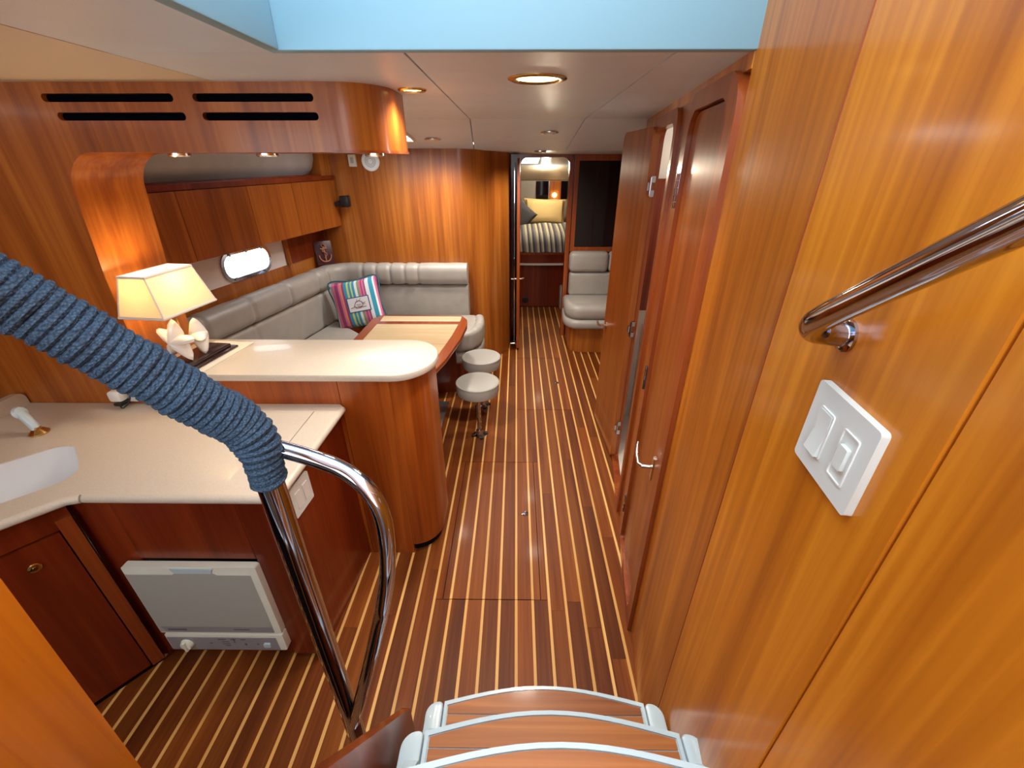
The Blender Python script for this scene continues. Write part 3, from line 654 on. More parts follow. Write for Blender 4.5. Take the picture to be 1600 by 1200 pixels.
# outlet on cabinet end
ES = Vector((0.038, 0.542, 0)).normalized(); EM = basis((-0.8275, FY-0.012, 0), ES, (0, 0, 1))
ou = thing('outlet_plate', (-0.81, 1.22, 0.70), 'white double outlet plate on the red cabinet end under the counter', 'outlet')
MB().prism(rrect(0.10, 0.715, 0.225, 0.845, .006, 3), [], EM, 0.009).build('cover_plate', PLATE, ou)
for a in (0.122, 0.172): MB().prism(rrect(a, 0.745, a+0.034, 0.815, .003, 2), [], EM, 0.012).build('socket', WHITE, ou)
# faucet lever
fa = thing('faucet', (-1.93, 1.40, CT), 'white lever faucet on a brass collar behind the sink', 'faucet')
MB().lathe([(0.032, 0.001), (0.032, 0.006), (0.026, 0.012), (0.015, 0.022), (0.013, 0.03)], Matrix.Translation((-1.885, 1.372, CT)), 20).build('brass_collar', BRASS, fa)
MB().tube(smooth_path([(-1.885, 1.372, CT+0.015), (-1.895, 1.374, CT+0.04), (-1.915, 1.38, CT+0.07), (-1.928, 1.384, CT+0.083)], 5), [0.016]*8+[0.017]*8, 14).build('lever', GEL, fa)
MB().lathe([(0.0, -0.012), (0.022, -0.010), (0.026, 0.0), (0.020, 0.010), (0.0, 0.012)], Matrix.Translation((-1.932, 1.386, CT+0.086)) @ Matrix.Rotation(R(60), 4, 'Y'), 18).build('lever_knob', GEL, fa)
# small outlet and plug near the counter
op = thing('wall_outlet', (-1.70, GY0, CT), 'white outlet with a plugged-in charger low on the galley bulkhead', 'outlet')
MB().prism(rrect(-1.765, CT+0.012, -1.62, CT+0.085, .006, 3), [], XZ(GY0), 0.008).build('cover_plate', WHITE, op)
box('charger', (-1.755, GY0-0.05, CT+0.03), (-1.70, GY0-0.008, CT+0.078), WHITE, op, 0.010)
box('black_plug', (-1.735, GY0-0.058, CT+0.014), (-1.70, GY0-0.008, CT+0.03), BLACK, op, 0.005)
MB().tube(smooth_path([(-1.715, GY0-0.05, CT+0.02), (-1.69, GY0-0.065, CT+0.012), (-1.68, GY0-0.03, CT+0.035), (-1.69, GY0-0.012, CT+0.075), (-1.70, GY0-0.012, CT+0.12)], 6), 0.0028, 8).build('cord', BLACK, op)

# ================================================================== SOFFIT AND CEILING LIGHTS
def downlight(x, y, z, r, label, power, ring=NICKEL, tilt=0.0):
    t = thing('downlight', (x, y, z), label, 'ceiling light', 'recessed downlights')
    M = Matrix.Translation((x, y, z)) @ Matrix.Rotation(math.pi, 4, 'X') @ Matrix.Rotation(tilt, 4, 'X')
    MB().lathe([(r, -0.004), (r, 0.003), (r*0.88, 0.007), (r*0.72, 0.004), (r*0.70, -0.002)], M, 28).build('trim_ring', ring, t)
    MB().lathe([(r*0.71, 0.0015), (r*0.45, 0.0028), (0.0, 0.0032)], M, 24).build('lens', LENS, t)
    li = bpy.data.lights.new('downlight_lamp', 'SPOT'); li.energy = power; li.color = (1.0, 0.90, 0.78)
    li.spot_size = R(150); li.spot_blend = 0.9; li.shadow_soft_size = r*0.9
    lo = bpy.data.objects.new('downlight_lamp', li); COL.objects.link(lo); lo.parent = t; lo.location = (0, 0, -0.02)
    return t
PWR = 42
downlight(0.062, 1.56, CEIL, 0.09, 'largest brass-ringed downlight in the near centre ceiling panel', PWR, BRASS)
downlight(0.225, 3.36, cz(3.36), 0.062, 'downlight just forward of the ceiling cross seam above the aisle', PWR)
downlight(0.205, 4.15, cz(4.15), 0.055, 'farthest small downlight above the forward doorway', PWR*0.7)
downlight(-0.62, 3.60, cz(3.60), 0.062, 'downlight above the dinette bulkhead', PWR)
downlight(-0.365, 1.78, CEIL, 0.05, 'downlight half hidden behind the rounded end of the soffit', PWR*0.3, BRASS)
for x, lb in ((-1.20, 'leftmost of the three small lights under the soffit'), (-0.885, 'middle one of the three small lights under the soffit'), (-0.50, 'rightmost of the three small lights under the soffit')):
    downlight(x, 1.70, SOF-0.006, 0.036, lb, PWR*0.12)
# overhead hatch edge seen past the soffit
hh = thing('ceiling_hatch', (-0.83, 3.5, 2.05), 'bright overhead hatch above the dinette, partly behind the soffit', 'hatch')
a0, a1, b0, b1 = -1.22, -0.76, 3.30, 3.62
MB().add([(a0, b0, cz(b0)-0.004), (a1, b0, cz(b0)-0.004), (a1, b1, cz(b1)-0.004), (a0, b1, cz(b1)-0.004), (a0, b0, cz(b0)+.006), (a1, b0, cz(b0)+.006), (a1, b1, cz(b1)+.006), (a0, b1, cz(b1)+.006)],
         [(3,2,1,0),(4,5,6,7),(0,1,5,4),(1,2,6,5),(2,3,7,6),(3,0,4,7)]).build('hatch_lens', emit('hatch_daylight', (0.85, 0.93, 1.0), 12.0), hh)
for (p, q) in (((a0,b0),(a1,b0)),((a1,b0),(a1,b1)),((a1,b1),(a0,b1)),((a0,b1),(a0,b0))):
    MB().tube([(p[0], p[1], cz(p[1])-0.004), (q[0], q[1], cz(q[1])-0.004)], 0.012, 8).build('hatch_rim', WHITE, hh)

# ================================================================== DINETTE
st = thing('dinette_settee', (-1.4, 3.5, 0), 'grey leather L-shaped dinette settee under the portlight', 'settee')
# path along the hull, round the corner, along the bulkhead (inner side is to the right of travel)
def lpath(off, r, u0, x1, n=8):
    a = HP(u0, 0, LO+off); cor_y = 4.0 - off
    # hull line x at y: 
    def hx(y): k = HP(0, 0, LO+off); return k.x + (y - k.y) * DL.x/DL.y
    pts = []; ys = a.y; ye = cor_y - r
    N = 130
    for i in range(N+1): y = ys + (ye-ys)*i/N; pts.append((hx(y), y))
    cx0, cy0 = hx(ye), ye
    for k in range(1, n+1):
        t = R(80*k/n); pts.append((cx0 + r*(1-math.cos(t)) + 0.17*r*math.sin(t), cy0 + r*math.sin(t)))
    xs, yl = pts[-1]
    pts.append((xs + 0.03, cor_y)) if abs(yl-cor_y) > 1e-4 else None
    M_ = 110
    for i in range(1, M_+1): pts.append((xs + 0.03 + (x1 - xs - 0.03)*i/M_, cor_y))
    return pts
def dips(path, seams, w_=0.014, depth=0.14):
    s = 0; out = []
    for i, p in enumerate(path):
        if i: s += math.dist(p, path[i-1])
        d = min(abs(s - q) for q in seams) if seams else 9
        out.append(1 - depth*math.exp(-(d/w_)**2) + 0.012*math.sin(s*31))
    return out, s
pb = lpath(0.03, 0.22, -1.85, -0.445)
_, Ls = dips(pb, [])
hl = Ls - 1.45
dp, _ = dips(pb, [0.22, 0.62, 1.02, 1.4, hl, hl+0.33, hl+0.5, hl+0.62, hl+0.75, hl+0.88, hl+1.0])
MB().sweep(pb, rprof(-0.02, 0.885, 0.135, 1.075, 0.065, 6), dp).build('back_bolster', LEATHER, st)
db, _ = dips(pb, [0.62, 1.4, hl+0.2], depth=0.06)
MB().sweep(pb, rprof(-0.02, 0.57, 0.105, 0.882, 0.035, 4), db).build('back_cushion', LEATHER, st)
# seats
hs = [HP(u, 0, LO+0.13) for u in (-1.85, -0.28)]; hi_ = [HP(u, 0, LO+0.60) for u in (-1.85, -0.62)]
def seat(poly, z0, z1, name, mat, r=0.04): return slab(poly, z0, z1, name, mat, st, r)
seat([(hs[0].x, hs[0].y), (hi_[0].x, hi_[0].y), (hi_[1].x, hi_[1].y), (hs[1].x, hs[1].y)], 0.46, 0.60, 'seat_cushion', LEATHER)
def rnd(cx, cy, r, a0, a1, n=6): return [(cx + r*math.cos(R(a0+(a1-a0)*k/n)), cy + r*math.sin(R(a0+(a1-a0)*k/n))) for k in range(n+1)]
seat([(hi_[1].x+0.01, 3.40)] + rnd(-0.47, 3.50, 0.12, -90, 0) + rnd(-0.43, 3.80, 0.10, 0, 80) + [(hi_[1].x-0.2, 3.87)], 0.46, 0.60, 'seat_cushion', LEATHER, 0.045)
# pleated end roll of the short seat
er = smooth_path([(-0.52, 3.37, 0), (-0.42, 3.40, 0), (-0.365, 3.50, 0), (-0.345, 3.65, 0), (-0.36, 3.82, 0)], 8)
ep = [(p.x, p.y) for p in er]; ed, el = dips(ep, [0.08, 0.16, 0.24, 0.32, 0.40, 0.48], 0.012, 0.12)
MB().sweep(ep, rprof(-0.03, 0.44, 0.06, 0.62, 0.042, 6), ed).build('pleated_end', LEATHER, st)
MB().sweep(ep, rprof(-0.025, 0.33, 0.055, 0.437, 0.035, 5), ed).build('lower_end_roll', LEATHER, st)
bx_ = [(hi_[0].x-0.04, hi_[0].y), (hi_[1].x-0.04, hi_[1].y+0.02), (-0.50, 3.44), (-0.44, 3.52), (-0.43, 3.98), (-1.72, 3.98), (hs[0].x, hs[0].y)]
MB().prism(bx_, [], basis((0, 0, 0), (1, 0, 0), (0, 1, 0)), 0.46).build('seat_base', MAH, st)
# striped scatter cushion
def pillow(name, mat, cx, cy, cz_, w_, h_, t, rot, label=None, cat=None, parent=None, uvs=True, n=14):
    vs = []; fs = []
    for side in (1, -1):
        for j in range(n+1):
            for i in range(n+1):
                u = 2*i/n-1; v = 2*j/n-1
                pin = 1 - 0.07*(1 - (abs(u)**2)) * abs(v)**4; pin2 = 1 - 0.07*(1 - abs(v)**2) * abs(u)**4
                th = t/2*(max(0, (1-u**4)*(1-v**4)))**0.5
                vs.append(Vector((u*w_/2*pin2, side*-th, v*h_/2*pin)))
    k = (n+1)**2
    for j in range(n):
        for i in range(n):
            a = j*(n+1)+i; fs.append((a, a+1, a+n+2, a+n+1)); fs.append((k+a+n+1, k+a+n+2, k+a+1, k+a))
    M = Matrix.Translation((cx, cy, cz_)) @ rot; Mi = M.inverted()
    m = MB().add([M @ p for p in vs], fs, True)
    def uvf(p): q = Mi @ p; return (q.x/w_+0.5, q.z/h_+0.5)
    o = m.build(name, mat, parent, uvf=uvf)
    return o, M
cth = thing('scatter_cushion', (-1.38, 3.62, 0.6), 'striped pink and turquoise scatter cushion with a printed patch in the settee corner', 'cushion')
rotc = Matrix.Rotation(R(6), 4, 'Z') @ Matrix.Rotation(R(-17), 4, 'X') @ Matrix.Rotation(R(-9), 4, 'Y')
_, CM = pillow('cushion_body', CUSH, -1.385, 3.60, 0.790, 0.42, 0.42, 0.13, rotc, parent=cth)
bt2 = [CM @ Vector(p) for p in [(u*0.208, 0, v*0.208) for u, v in ((-1,-1),(0,-.93),(1,-1),(.93,0),(1,1),(0,.93),(-1,1),(-.93,0),(-1,-1))]]
MB().tube(smooth_path(bt2, 5), 0.006, 8, False).build('piping', plain('teal_piping', (0.03, 0.12, 0.16), 0.7), cth)
def patch(x0, z0, x1, z1, y): return [CM @ Vector(p) for p in ((x0, y, z0), (x1, y, z0), (x1, y, z1), (x0, y, z1), (x0, y+.03, z0), (x1, y+.03, z0), (x1, y+.03, z1), (x0, y+.03, z1))]
BF = [(0,1,2,3),(7,6,5,4),(0,4,5,1),(1,5,6,2),(2,6,7,3),(3,7,4,0)]
MB().add(patch(-0.075, -0.075, 0.115, 0.055, -0.0665), BF).build('patch_border', plain('navy', NV, 0.7), cth)
MB().add(patch(-0.067, -0.067, 0.107, 0.047, -0.0680), BF).build('printed_patch', plain('patch_white', (0.72, 0.72, 0.75), 0.8), cth)
SK = plain('sketch_grey', (0.16, 0.12, 0.13), 0.8)
pts = [(-0.02, -0.02), (0.0, 0.012), (0.03, 0.02), (0.05, 0.008), (0.055, -0.02), (0.03, -0.04), (0.0, -0.038), (-0.02, -0.02)]
MB().tube([CM @ Vector((x, -0.0685, z)) for x, z in pts], 0.003, 6, False).build('shell_sketch', SK, cth)
for ln in ([(-0.02, -0.03), (-0.055, -0.035)], [(-0.01, -0.038), (0.08, -0.035)], [(0.05, 0.0), (0.075, -0.015)], [(0.01, 0.015), (0.012, 0.035)], [(0.03, 0.02), (0.045, 0.038)], [(0.055, -0.01), (0.08, 0.002)], [(0.0, -0.01), (0.04, -0.015)], [(0.005, -0.025), (0.04, -0.03)]):
    MB().tube([CM @ Vector((x, -0.0685, z)) for x, z in ln], 0.0022, 6).build('shell_sketch', SK, cth)
# table
tb = thing('dinette_table', (-0.78, 2.85, 0), 'dinette table with pale maple inlays in dark cherry borders', 'table')
TZ = 0.78
tp = [(-1.16, 2.16), (-0.56, 2.16), (-0.50, 2.24), (-0.445, 2.46), (-0.395, 2.80), (-0.375, 3.08), (-0.388, 3.22), (-0.44, 3.315), (-1.10, 3.325), (-1.15, 3.24)]
slab(tp, TZ-0.035, TZ, 'table_top', MAHY, tb, 0.008)
def inlay(poly): MB().prism(poly, [], basis((0, 0, TZ-0.004), (1, 0, 0), (0, 1, 0)), 0.0048).build('maple_inlay', MAPLE, tb)
inlay([(-1.07, 3.165), (-0.440, 3.165), (-0.438, 3.285), (-1.075, 3.292)])
inlay([(-1.085, 2.44), (-0.515, 2.44), (-0.462, 2.86), (-0.445, 3.10), (-1.075, 3.10)])
inlay([(-1.09, 2.21), (-0.575, 2.21), (-0.525, 2.375), (-1.09, 2.375)])
MB().tube([(-0.74, 2.98, 0.01), (-0.74, 2.98, TZ-0.035)], 0.04, 18).build('pedestal', CHROME, tb)
box('base_plate', (-0.90, 2.76, 0.0), (-0.59, 3.24, 0.012), STEELP, tb, 0.004)
# stools
def stool(x, y, label):
    t = thing('stool', (x, y, 0), label, 'stool', 'round stools by the dinette table')
    MB().lathe([(0.0, 0.375), (0.135, 0.375), (0.153, 0.385), (0.157, 0.40), (0.157, 0.455), (0.150, 0.468), (0.135, 0.474), (0.0, 0.478)], Matrix.Translation((x, y, 0)), 36).build('seat', STOOLM, t)
    MB().lathe([(0.158, 0.463), (0.160, 0.466), (0.156, 0.470)], Matrix.Translation((x, y, 0)), 36).build('seat_piping', STOOLM, t)
    MB().tube([(x, y, 0.02), (x, y, 0.376)], 0.017, 14).build('post', CHROME, t)
    MB().lathe([(0.050, 0.0), (0.050, 0.008), (0.030, 0.018), (0.022, 0.05)], Matrix.Translation((x, y, 0)), 24).build('foot_socket', CHROME, t)
    for a in (20, 110, 200, 290):
        MB().lathe([(0.016, 0.0), (0.016, 0.012), (0.0, 0.014)], Matrix.Translation((x+0.052*math.cos(R(a)), y+0.052*math.sin(R(a)), 0)), 12).build('foot_lug', BLACK, t)
stool(-0.278, 2.74, 'grey round stool nearest the bar, on a steel post')
stool(-0.283, 3.19, 'farther grey round stool, half behind the nearer stool')

# ================================================================== BAR LAMP, WALL ITEMS
la = thing('table_lamp', (-1.43, 1.72, 1.106), 'lit table lamp with square cream shade and white ceramic star base', 'lamp')
BT = 1.106
SM = Matrix.Translation((-1.458, 1.712, 0)) @ Matrix.Rotation(R(-6), 4, 'Z')
def shade_ring(hw, hd, z): return [SM @ Vector(p) for p in ((-hw, -hd, z), (hw, -hd, z), (hw, hd, z), (-hw, hd, z))]
sh0, sh1 = shade_ring(0.098, 0.138, 1.345), shade_ring(0.056, 0.114, 1.500)
si0, si1 = shade_ring(0.096, 0.136, 1.345), shade_ring(0.054, 0.112, 1.500)
SHM, snt, sb = new_mat('shade_fabric')
sb.inputs['Base Color'].default_value = (0.92, 0.86, 0.74, 1); sb.inputs['Roughness'].default_value = 0.9
trn = snt.nodes.new('ShaderNodeBsdfTranslucent'); trn.inputs['Color'].default_value = (0.95, 0.82, 0.58, 1)
mxs = snt.nodes.new('ShaderNodeMixShader'); mxs.inputs[0].default_value = 0.45
snt.links.new(sb.outputs[0], mxs.inputs[1]); snt.links.new(trn.outputs[0], mxs.inputs[2]); snt.links.new(mxs.outputs[0], snt.nodes['Material Output'].inputs[0])
shd = MB().add(sh0 + sh1 + si0 + si1, [(i, (i+1) % 4, 4+(i+1) % 4, 4+i) for i in range(4)] + [(8+(i+1) % 4, 8+i, 12+i, 12+(i+1) % 4) for i in range(4)] + [(4+i, 4+(i+1) % 4, 12+(i+1) % 4, 12+i) for i in range(4)] + [((i+1) % 4, i, 8+i, 8+(i+1) % 4) for i in range(4)]).build('lamp_shade', SHM, la)
BORD = plain('shade_trim', (0.70, 0.68, 0.66), 0.8)
for ring in (sh0, sh1):
    MB().tube(ring + [ring[0]], 0.0055, 8, False).build('shade_trim', BORD, shd)
for a, b in zip(sh0, sh1): MB().tube([a, b], 0.003, 6).build('shade_trim', BORD, shd)
MB().tube([(-1.45, 1.715, BT+0.02), (-1.455, 1.712, 1.32), (-1.458, 1.712, 1.40)], 0.006, 10).build('stem', BRASS, la)
MB().lathe([(0.0, -0.03), (0.02, -0.02), (0.027, 0.0), (0.02, 0.022), (0.0, 0.03)], Matrix.Translation((-1.458, 1.712, 1.42)), 16).build('bulb', BULB, la)
pl_ = bpy.data.lights.new('table_lamp_bulb', 'POINT'); pl_.energy = 2.2; pl_.color = (1.0, 0.66, 0.32); pl_.shadow_soft_size = 0.035
po = bpy.data.objects.new('table_lamp_bulb', pl_); COL.objects.link(po); po.parent = la; po.location = Vector((-1.458, 1.712, 1.46)) - ORG[la.name]
def star(cx, cy, cz_, r, rot, name, par):
    """chunky five-armed ceramic starfish standing on two arms"""
    vs = []; fs = []; n = 40; rings = 7
    for j in range(rings+1):
        v = j/rings
        for side in (1, -1):
            for k in range(n):
                t = 2*math.pi*k/n; c = 0.5+0.5*math.cos(5*(t - math.pi/2)); rad = r*(0.40 + 0.60*c**1.3)
                q = v*rad; th = 0.40*r*math.sqrt(max(0, 1-v**2.4))*(1-0.45*v*(1 if c > .5 else .6))
                vs.append(Vector((q*math.cos(t), side*th, q*math.sin(t))))
    for j in range(rings):
        for si in (0, 1):
            for k in range(n):
                a = (j*2+si)*n + k; b = (j*2+si)*n + (k+1) % n; c = ((j+1)*2+si)*n + (k+1) % n; d = ((j+1)*2+si)*n + k
                fs.append((a, b, c, d))
    M = Matrix.Translation((cx, cy, cz_)) @ rot
    m = MB().add([M @ p for p in vs], fs, True); o = m.build(name, CERAM, par)
    bm = bmesh.new(); bm.from_mesh(o.data); bmesh.ops.remove_doubles(bm, verts=list(bm.verts), dist=1e-5); bmesh.ops.recalc_face_normals(bm, faces=list(bm.faces)); bm.to_mesh(o.data); bm.free()
    return o
star(-1.435, 1.655, BT+0.115, 0.098, Matrix.Rotation(R(-12), 4, 'Z') @ Matrix.Rotation(R(8), 4, 'Y'), 'star_body', la)
star(-1.405, 1.745, BT+0.110, 0.090, Matrix.Rotation(R(-50), 4, 'Z') @ Matrix.Rotation(R(20), 4, 'Y'), 'star_body', la)
LBM = Matrix.Translation((-1.425, 1.730, BT)) @ Matrix.Rotation(R(84), 4, 'Z')
MB().box((-0.125, -0.062, 0.006), (0.125, 0.062, 0.026), 0.005).tf(LBM).build('plinth', EBONY, la)
MB().box((-0.145, -0.080, 0.0), (0.145, 0.080, 0.010), 0.003).tf(LBM).build('plinth_step', EBONY, la)
mt = MB().box((-0.145, -0.115, 0.0005), (0.20, 0.085, 0.004)).tf(Matrix.Translation((-1.425, 1.735, BT)) @ Matrix.Rotation(R(84), 4, 'Z'))
# cloth mat under the lamp
tag(mt.build('lamp_mat', plain('mat_cloth', (0.78, 0.70, 0.58), 0.9)), 'cream cloth mat under the star lamp on the bar top', 'mat')
la.location.z += 0.0045
# anchor plaque
an = thing('anchor_plaque', (-1.70, 3.86, 1.08), 'dark plaque with a raised anchor standing in the settee corner', 'plaque')
AM = Matrix.Translation((-1.705, 3.845, 1.175)) @ Matrix.Rotation(R(38), 4, 'Z') @ Matrix.Rotation(R(-12), 4, 'X')
MB().box((-0.075, -0.008, -0.10), (0.075, 0.008, 0.10), 0.003).tf(AM).build('plaque_board', plain('plaque_maroon', (0.055, 0.012, 0.018), 0.4), an)
ANC = plain('anchor_copper', (0.40, 0.16, 0.09), 0.45)
MB().tube([AM @ Vector((0, -0.015, z)) for z in (-0.07, 0.05)], 0.006, 10).build('anchor_shank', ANC, an)
MB().tube([AM @ Vector((0.05*math.sin(t), -0.015, -0.025-0.05*math.cos(t))) for t in [R(-100+10*k) for k in range(21)]], 0.006, 10).build('anchor_arms', ANC, an)
MB().tube([AM @ Vector((0.013*math.sin(t), -0.015, 0.063-0.013*math.cos(t))) for t in [R(20*k) for k in range(19)]], 0.004, 8, False).build('anchor_ring', ANC, an)
MB().tube([AM @ Vector((x, -0.015, 0.035)) for x in (-0.028, 0.028)], 0.005, 8).build('anchor_stock', ANC, an)
MB().tube(smooth_path([AM @ Vector(p) for p in ((0.0, -0.02, 0.075), (0.02, -0.022, 0.05), (-0.018, -0.022, 0.02), (0.016, -0.022, -0.01), (-0.008, -0.02, -0.04))], 5), 0.0045, 8).build('anchor_rope', ANC, an)
# speaker, thermostat, reading lamp on the dinette bulkhead
sp = thing('speaker', (-1.22, 3.99, 1.87), 'round white speaker high on the dinette bulkhead', 'speaker')
SPM = basis((-1.225, 4.0, 1.895), (1, 0, 0), (0, 0, 1))
MB().lathe([(0.075, 0.0), (0.075, 0.008), (0.066, 0.014), (0.058, 0.012), (0.030, 0.014), (0.0, 0.016)], SPM, 30).build('speaker_ring', WHITE, sp)
for rr in (0.022, 0.033, 0.044): MB().tube([SPM @ Vector((rr*math.cos(t), rr*math.sin(t), 0.0145)) for t in [R(15*k) for k in range(25)]], 0.002, 6, False).build('grille_groove', plain('grille_grey', (0.35, 0.33, 0.30), 0.6) if rr < 0.023 else bpy.data.materials['grille_grey'], sp)
th = thing('thermostat', (-1.37, 3.99, 1.86), 'small cream rectangular thermostat left of the round speaker', 'thermostat')
MB().prism(rrect(-1.405, 1.855, -1.345, 1.945, .005, 3), [], XZ(4.0), 0.02).build('thermostat_body', CREAMV, th)
MB().prism(rrect(-1.388, 1.880, -1.362, 1.925, .003, 3), [], XZ(3.981), 0.004).build('thermostat_dial', DWGREY, th)
rd = thing('reading_lamp', (-1.52, 3.93, 1.56), 'black swivel reading lamp at the corner of the dinette bulkhead', 'lamp')
MB().lathe([(0.02, 0), (0.02, 0.03)], basis((-1.475, 4.0, 1.585), (1, 0, 0), (0, 0, 1)), 14).build('swivel_mount', BLACK, rd)
box('lamp_head', (-1.51, 3.90, 1.545), (-1.435, 3.97, 1.635), BLACK, rd, 0.008)
MB().tube([(-1.56, 3.93, 1.565), (-1.51, 3.935, 1.58)], 0.02, 12).build('lamp_snout', BLACK, rd)

# ================================================================== FAR SEAT
fs_ = thing('far_seat', (0.85, 4.6, 0), 'taupe leather seat with curved wooden base beyond the open door', 'seat')
bs = [(0.60, 4.86), (0.60, 4.50)] + [(0.72 - 0.12*math.cos(R(t)), 4.50 - 0.13*math.sin(R(t))) for t in range(15, 91, 15)] + [(1.25, 4.36), (1.25, 4.86)]
MB().prism(bs, [], basis((0, 0, 0), (1, 0, 0), (0, 1, 0)), 0.30, True).build('seat_base', CH, fs_)
sc_ = [(0.54, 4.80), (0.52, 4.50)] + [(0.68 - 0.16*math.cos(R(t)), 4.48 - 0.20*math.sin(R(t))) for t in range(15, 91, 15)] + [(1.25, 4.28), (1.25, 4.80)]
slab(sc_, 0.29, 0.39, 'lower_cushion', LEATHER, fs_, 0.04)
slab([(0.545, 4.80), (0.53, 4.52)] + [(0.68 - 0.15*math.cos(R(t)), 4.50 - 0.19*math.sin(R(t))) for t in range(15, 91, 15)] + [(1.25, 4.31), (1.25, 4.80)], 0.385, 0.545, 'seat_cushion', LEATHER, fs_, 0.06)
box('back_cushion', (0.60, 4.74, 0.53), (1.25, 4.86, 0.80), LEATHER, fs_, 0.04, 4)
box('head_bolster', (0.59, 4.72, 0.80), (1.02, 4.87, 1.02), LEATHER, fs_, 0.05, 4)
box('head_bolster', (1.022, 4.72, 0.80), (1.25, 4.87, 1.02), LEATHER, fs_, 0.05, 4)

# ================================================================== FORWARD CABIN
wc = thing('wall_cabin', (0.4, 7.4, 0), kind='structure', label='lining of the forward cabin seen through the doorway')
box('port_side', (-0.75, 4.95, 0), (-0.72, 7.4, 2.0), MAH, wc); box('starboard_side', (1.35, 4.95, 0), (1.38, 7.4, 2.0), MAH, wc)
box('forward_lining', (-0.75, 7.35, 0), (1.38, 7.4, 2.0), CREAMV, wc)
box('locker_panel', (-0.70, 7.30, 1.36), (0.05, 7.35, 1.62), PANELW, wc); box('locker_panel', (0.06, 7.28, 1.36), (0.30, 7.35, 1.62), LEATHER, wc)
box('locker_panel', (0.31, 7.29, 1.36), (0.50, 7.35, 1.62), DKGLASS, wc); box('locker_panel', (0.525, 7.29, 1.36), (0.70, 7.35, 1.62), CH, wc)
box('locker_panel', (0.705, 7.29, 1.36), (0.95, 7.35, 1.62), DKGLASS, wc); box('locker_mullion', (0.503, 7.28, 1.36), (0.522, 7.34, 1.62), NICKEL, wc)
box('headboard', (-0.70, 7.15, 0.95), (1.30, 7.30, 1.36), KHAKI, wc, 0.03)
MB().add([(-0.75, 4.96, 1.985), (1.38, 4.96, 1.985), (1.38, 6.4, 1.835), (-0.75, 6.4, 1.835), (-0.75, 4.96, 2.01), (1.38, 4.96, 2.01), (1.38, 6.4, 1.855), (-0.75, 6.4, 1.855)], [(3,2,1,0),(4,5,6,7),(0,1,5,4),(1,2,6,5),(2,3,7,6),(3,0,4,7)]).build('cabin_ceiling', VINYL, wc)
MB().add([(-0.75, 6.4, 1.835), (1.38, 6.4, 1.835), (1.38, 7.36, 1.62), (-0.75, 7.36, 1.62), (-0.75, 6.4, 1.855), (1.38, 6.4, 1.855), (1.38, 7.36, 1.64), (-0.75, 7.36, 1.64)], [(3,2,1,0),(4,5,6,7),(0,1,5,4),(1,2,6,5),(2,3,7,6),(3,0,4,7)]).build('cabin_ceiling', CREAMV, wc)
HSL = (1.985-1.835)/(6.4-4.96)
def ccz(y): return 1.985 - HSL*(y-4.96) - 0.004
ch = tag(MB().add([(-0.05, 5.50, ccz(5.5)), (0.27, 5.50, ccz(5.5)), (0.27, 6.05, ccz(6.05)), (-0.05, 6.05, ccz(6.05)), (-0.05, 5.50, ccz(5.5)+.012), (0.27, 5.50, ccz(5.5)+.012), (0.27, 6.05, ccz(6.05)+.012), (-0.05, 6.05, ccz(6.05)+.012)], [(3,2,1,0),(4,5,6,7),(0,1,5,4),(1,2,6,5),(2,3,7,6),(3,0,4,7)]).build('deck_hatch', emit('deck_hatch_daylight', (0.80, 0.92, 0.88), 1.6)), 'bright deck hatch in the forward cabin ceiling beyond the doorway', 'hatch')
rlamp = bpy.data.lights.new('cabin_light', 'POINT'); rlamp.energy = 14; rlamp.color = (1, 0.82, 0.6); rlamp.shadow_soft_size = 0.05
tag_l = thing('cabin_lamp', (0.60, 7.24, 1.40), 'small glowing brass lamp above the far berth', 'lamp')
MB().lathe([(0.035, 0), (0.03, 0.03), (0.0, 0.045)], basis((0.60, 7.288, 1.42), (1, 0, 0), (0, 0, 1)), 18).build('lamp_globe', BULB, tag_l)
rlo = bpy.data.objects.new('cabin_light', rlamp); COL.objects.link(rlo); rlo.parent = tag_l; rlo.location = (-0.2, -0.8, 0.40)
be = thing('berth', (0.35, 6.6, 0), 'forward berth with dark red front and striped bedspread', 'bed')
fc = lambda y0, bulge: [(-0.70, 7.15), (-0.70, y0)] + [(-0.70 + 2.0*k/12, y0 - bulge*math.sin(math.pi*k/12)) for k in range(1, 12)] + [(1.30, y0), (1.30, 7.15)]
I0 = basis((0, 0, 0), (1, 0, 0), (0, 1, 0))
MB().prism(fc(6.12, 0.08), [], I0, 0.62, True).build('berth_base', MAH, be)
MB().prism(fc(6.03, 0.10), [], basis((0, 0, 0.62), (1, 0, 0), (0, 1, 0)), 0.025, True).build('lower_rail', PANELW, be)
MB().prism(fc(6.05, 0.10), [], basis((0, 0, 0.645), (1, 0, 0), (0, 1, 0)), 0.115, True).build('front_band', MAH, be)
MB().prism(fc(6.03, 0.10), [], basis((0, 0, 0.76), (1, 0, 0), (0, 1, 0)), 0.028, True).build('upper_rail', TRIM, be)
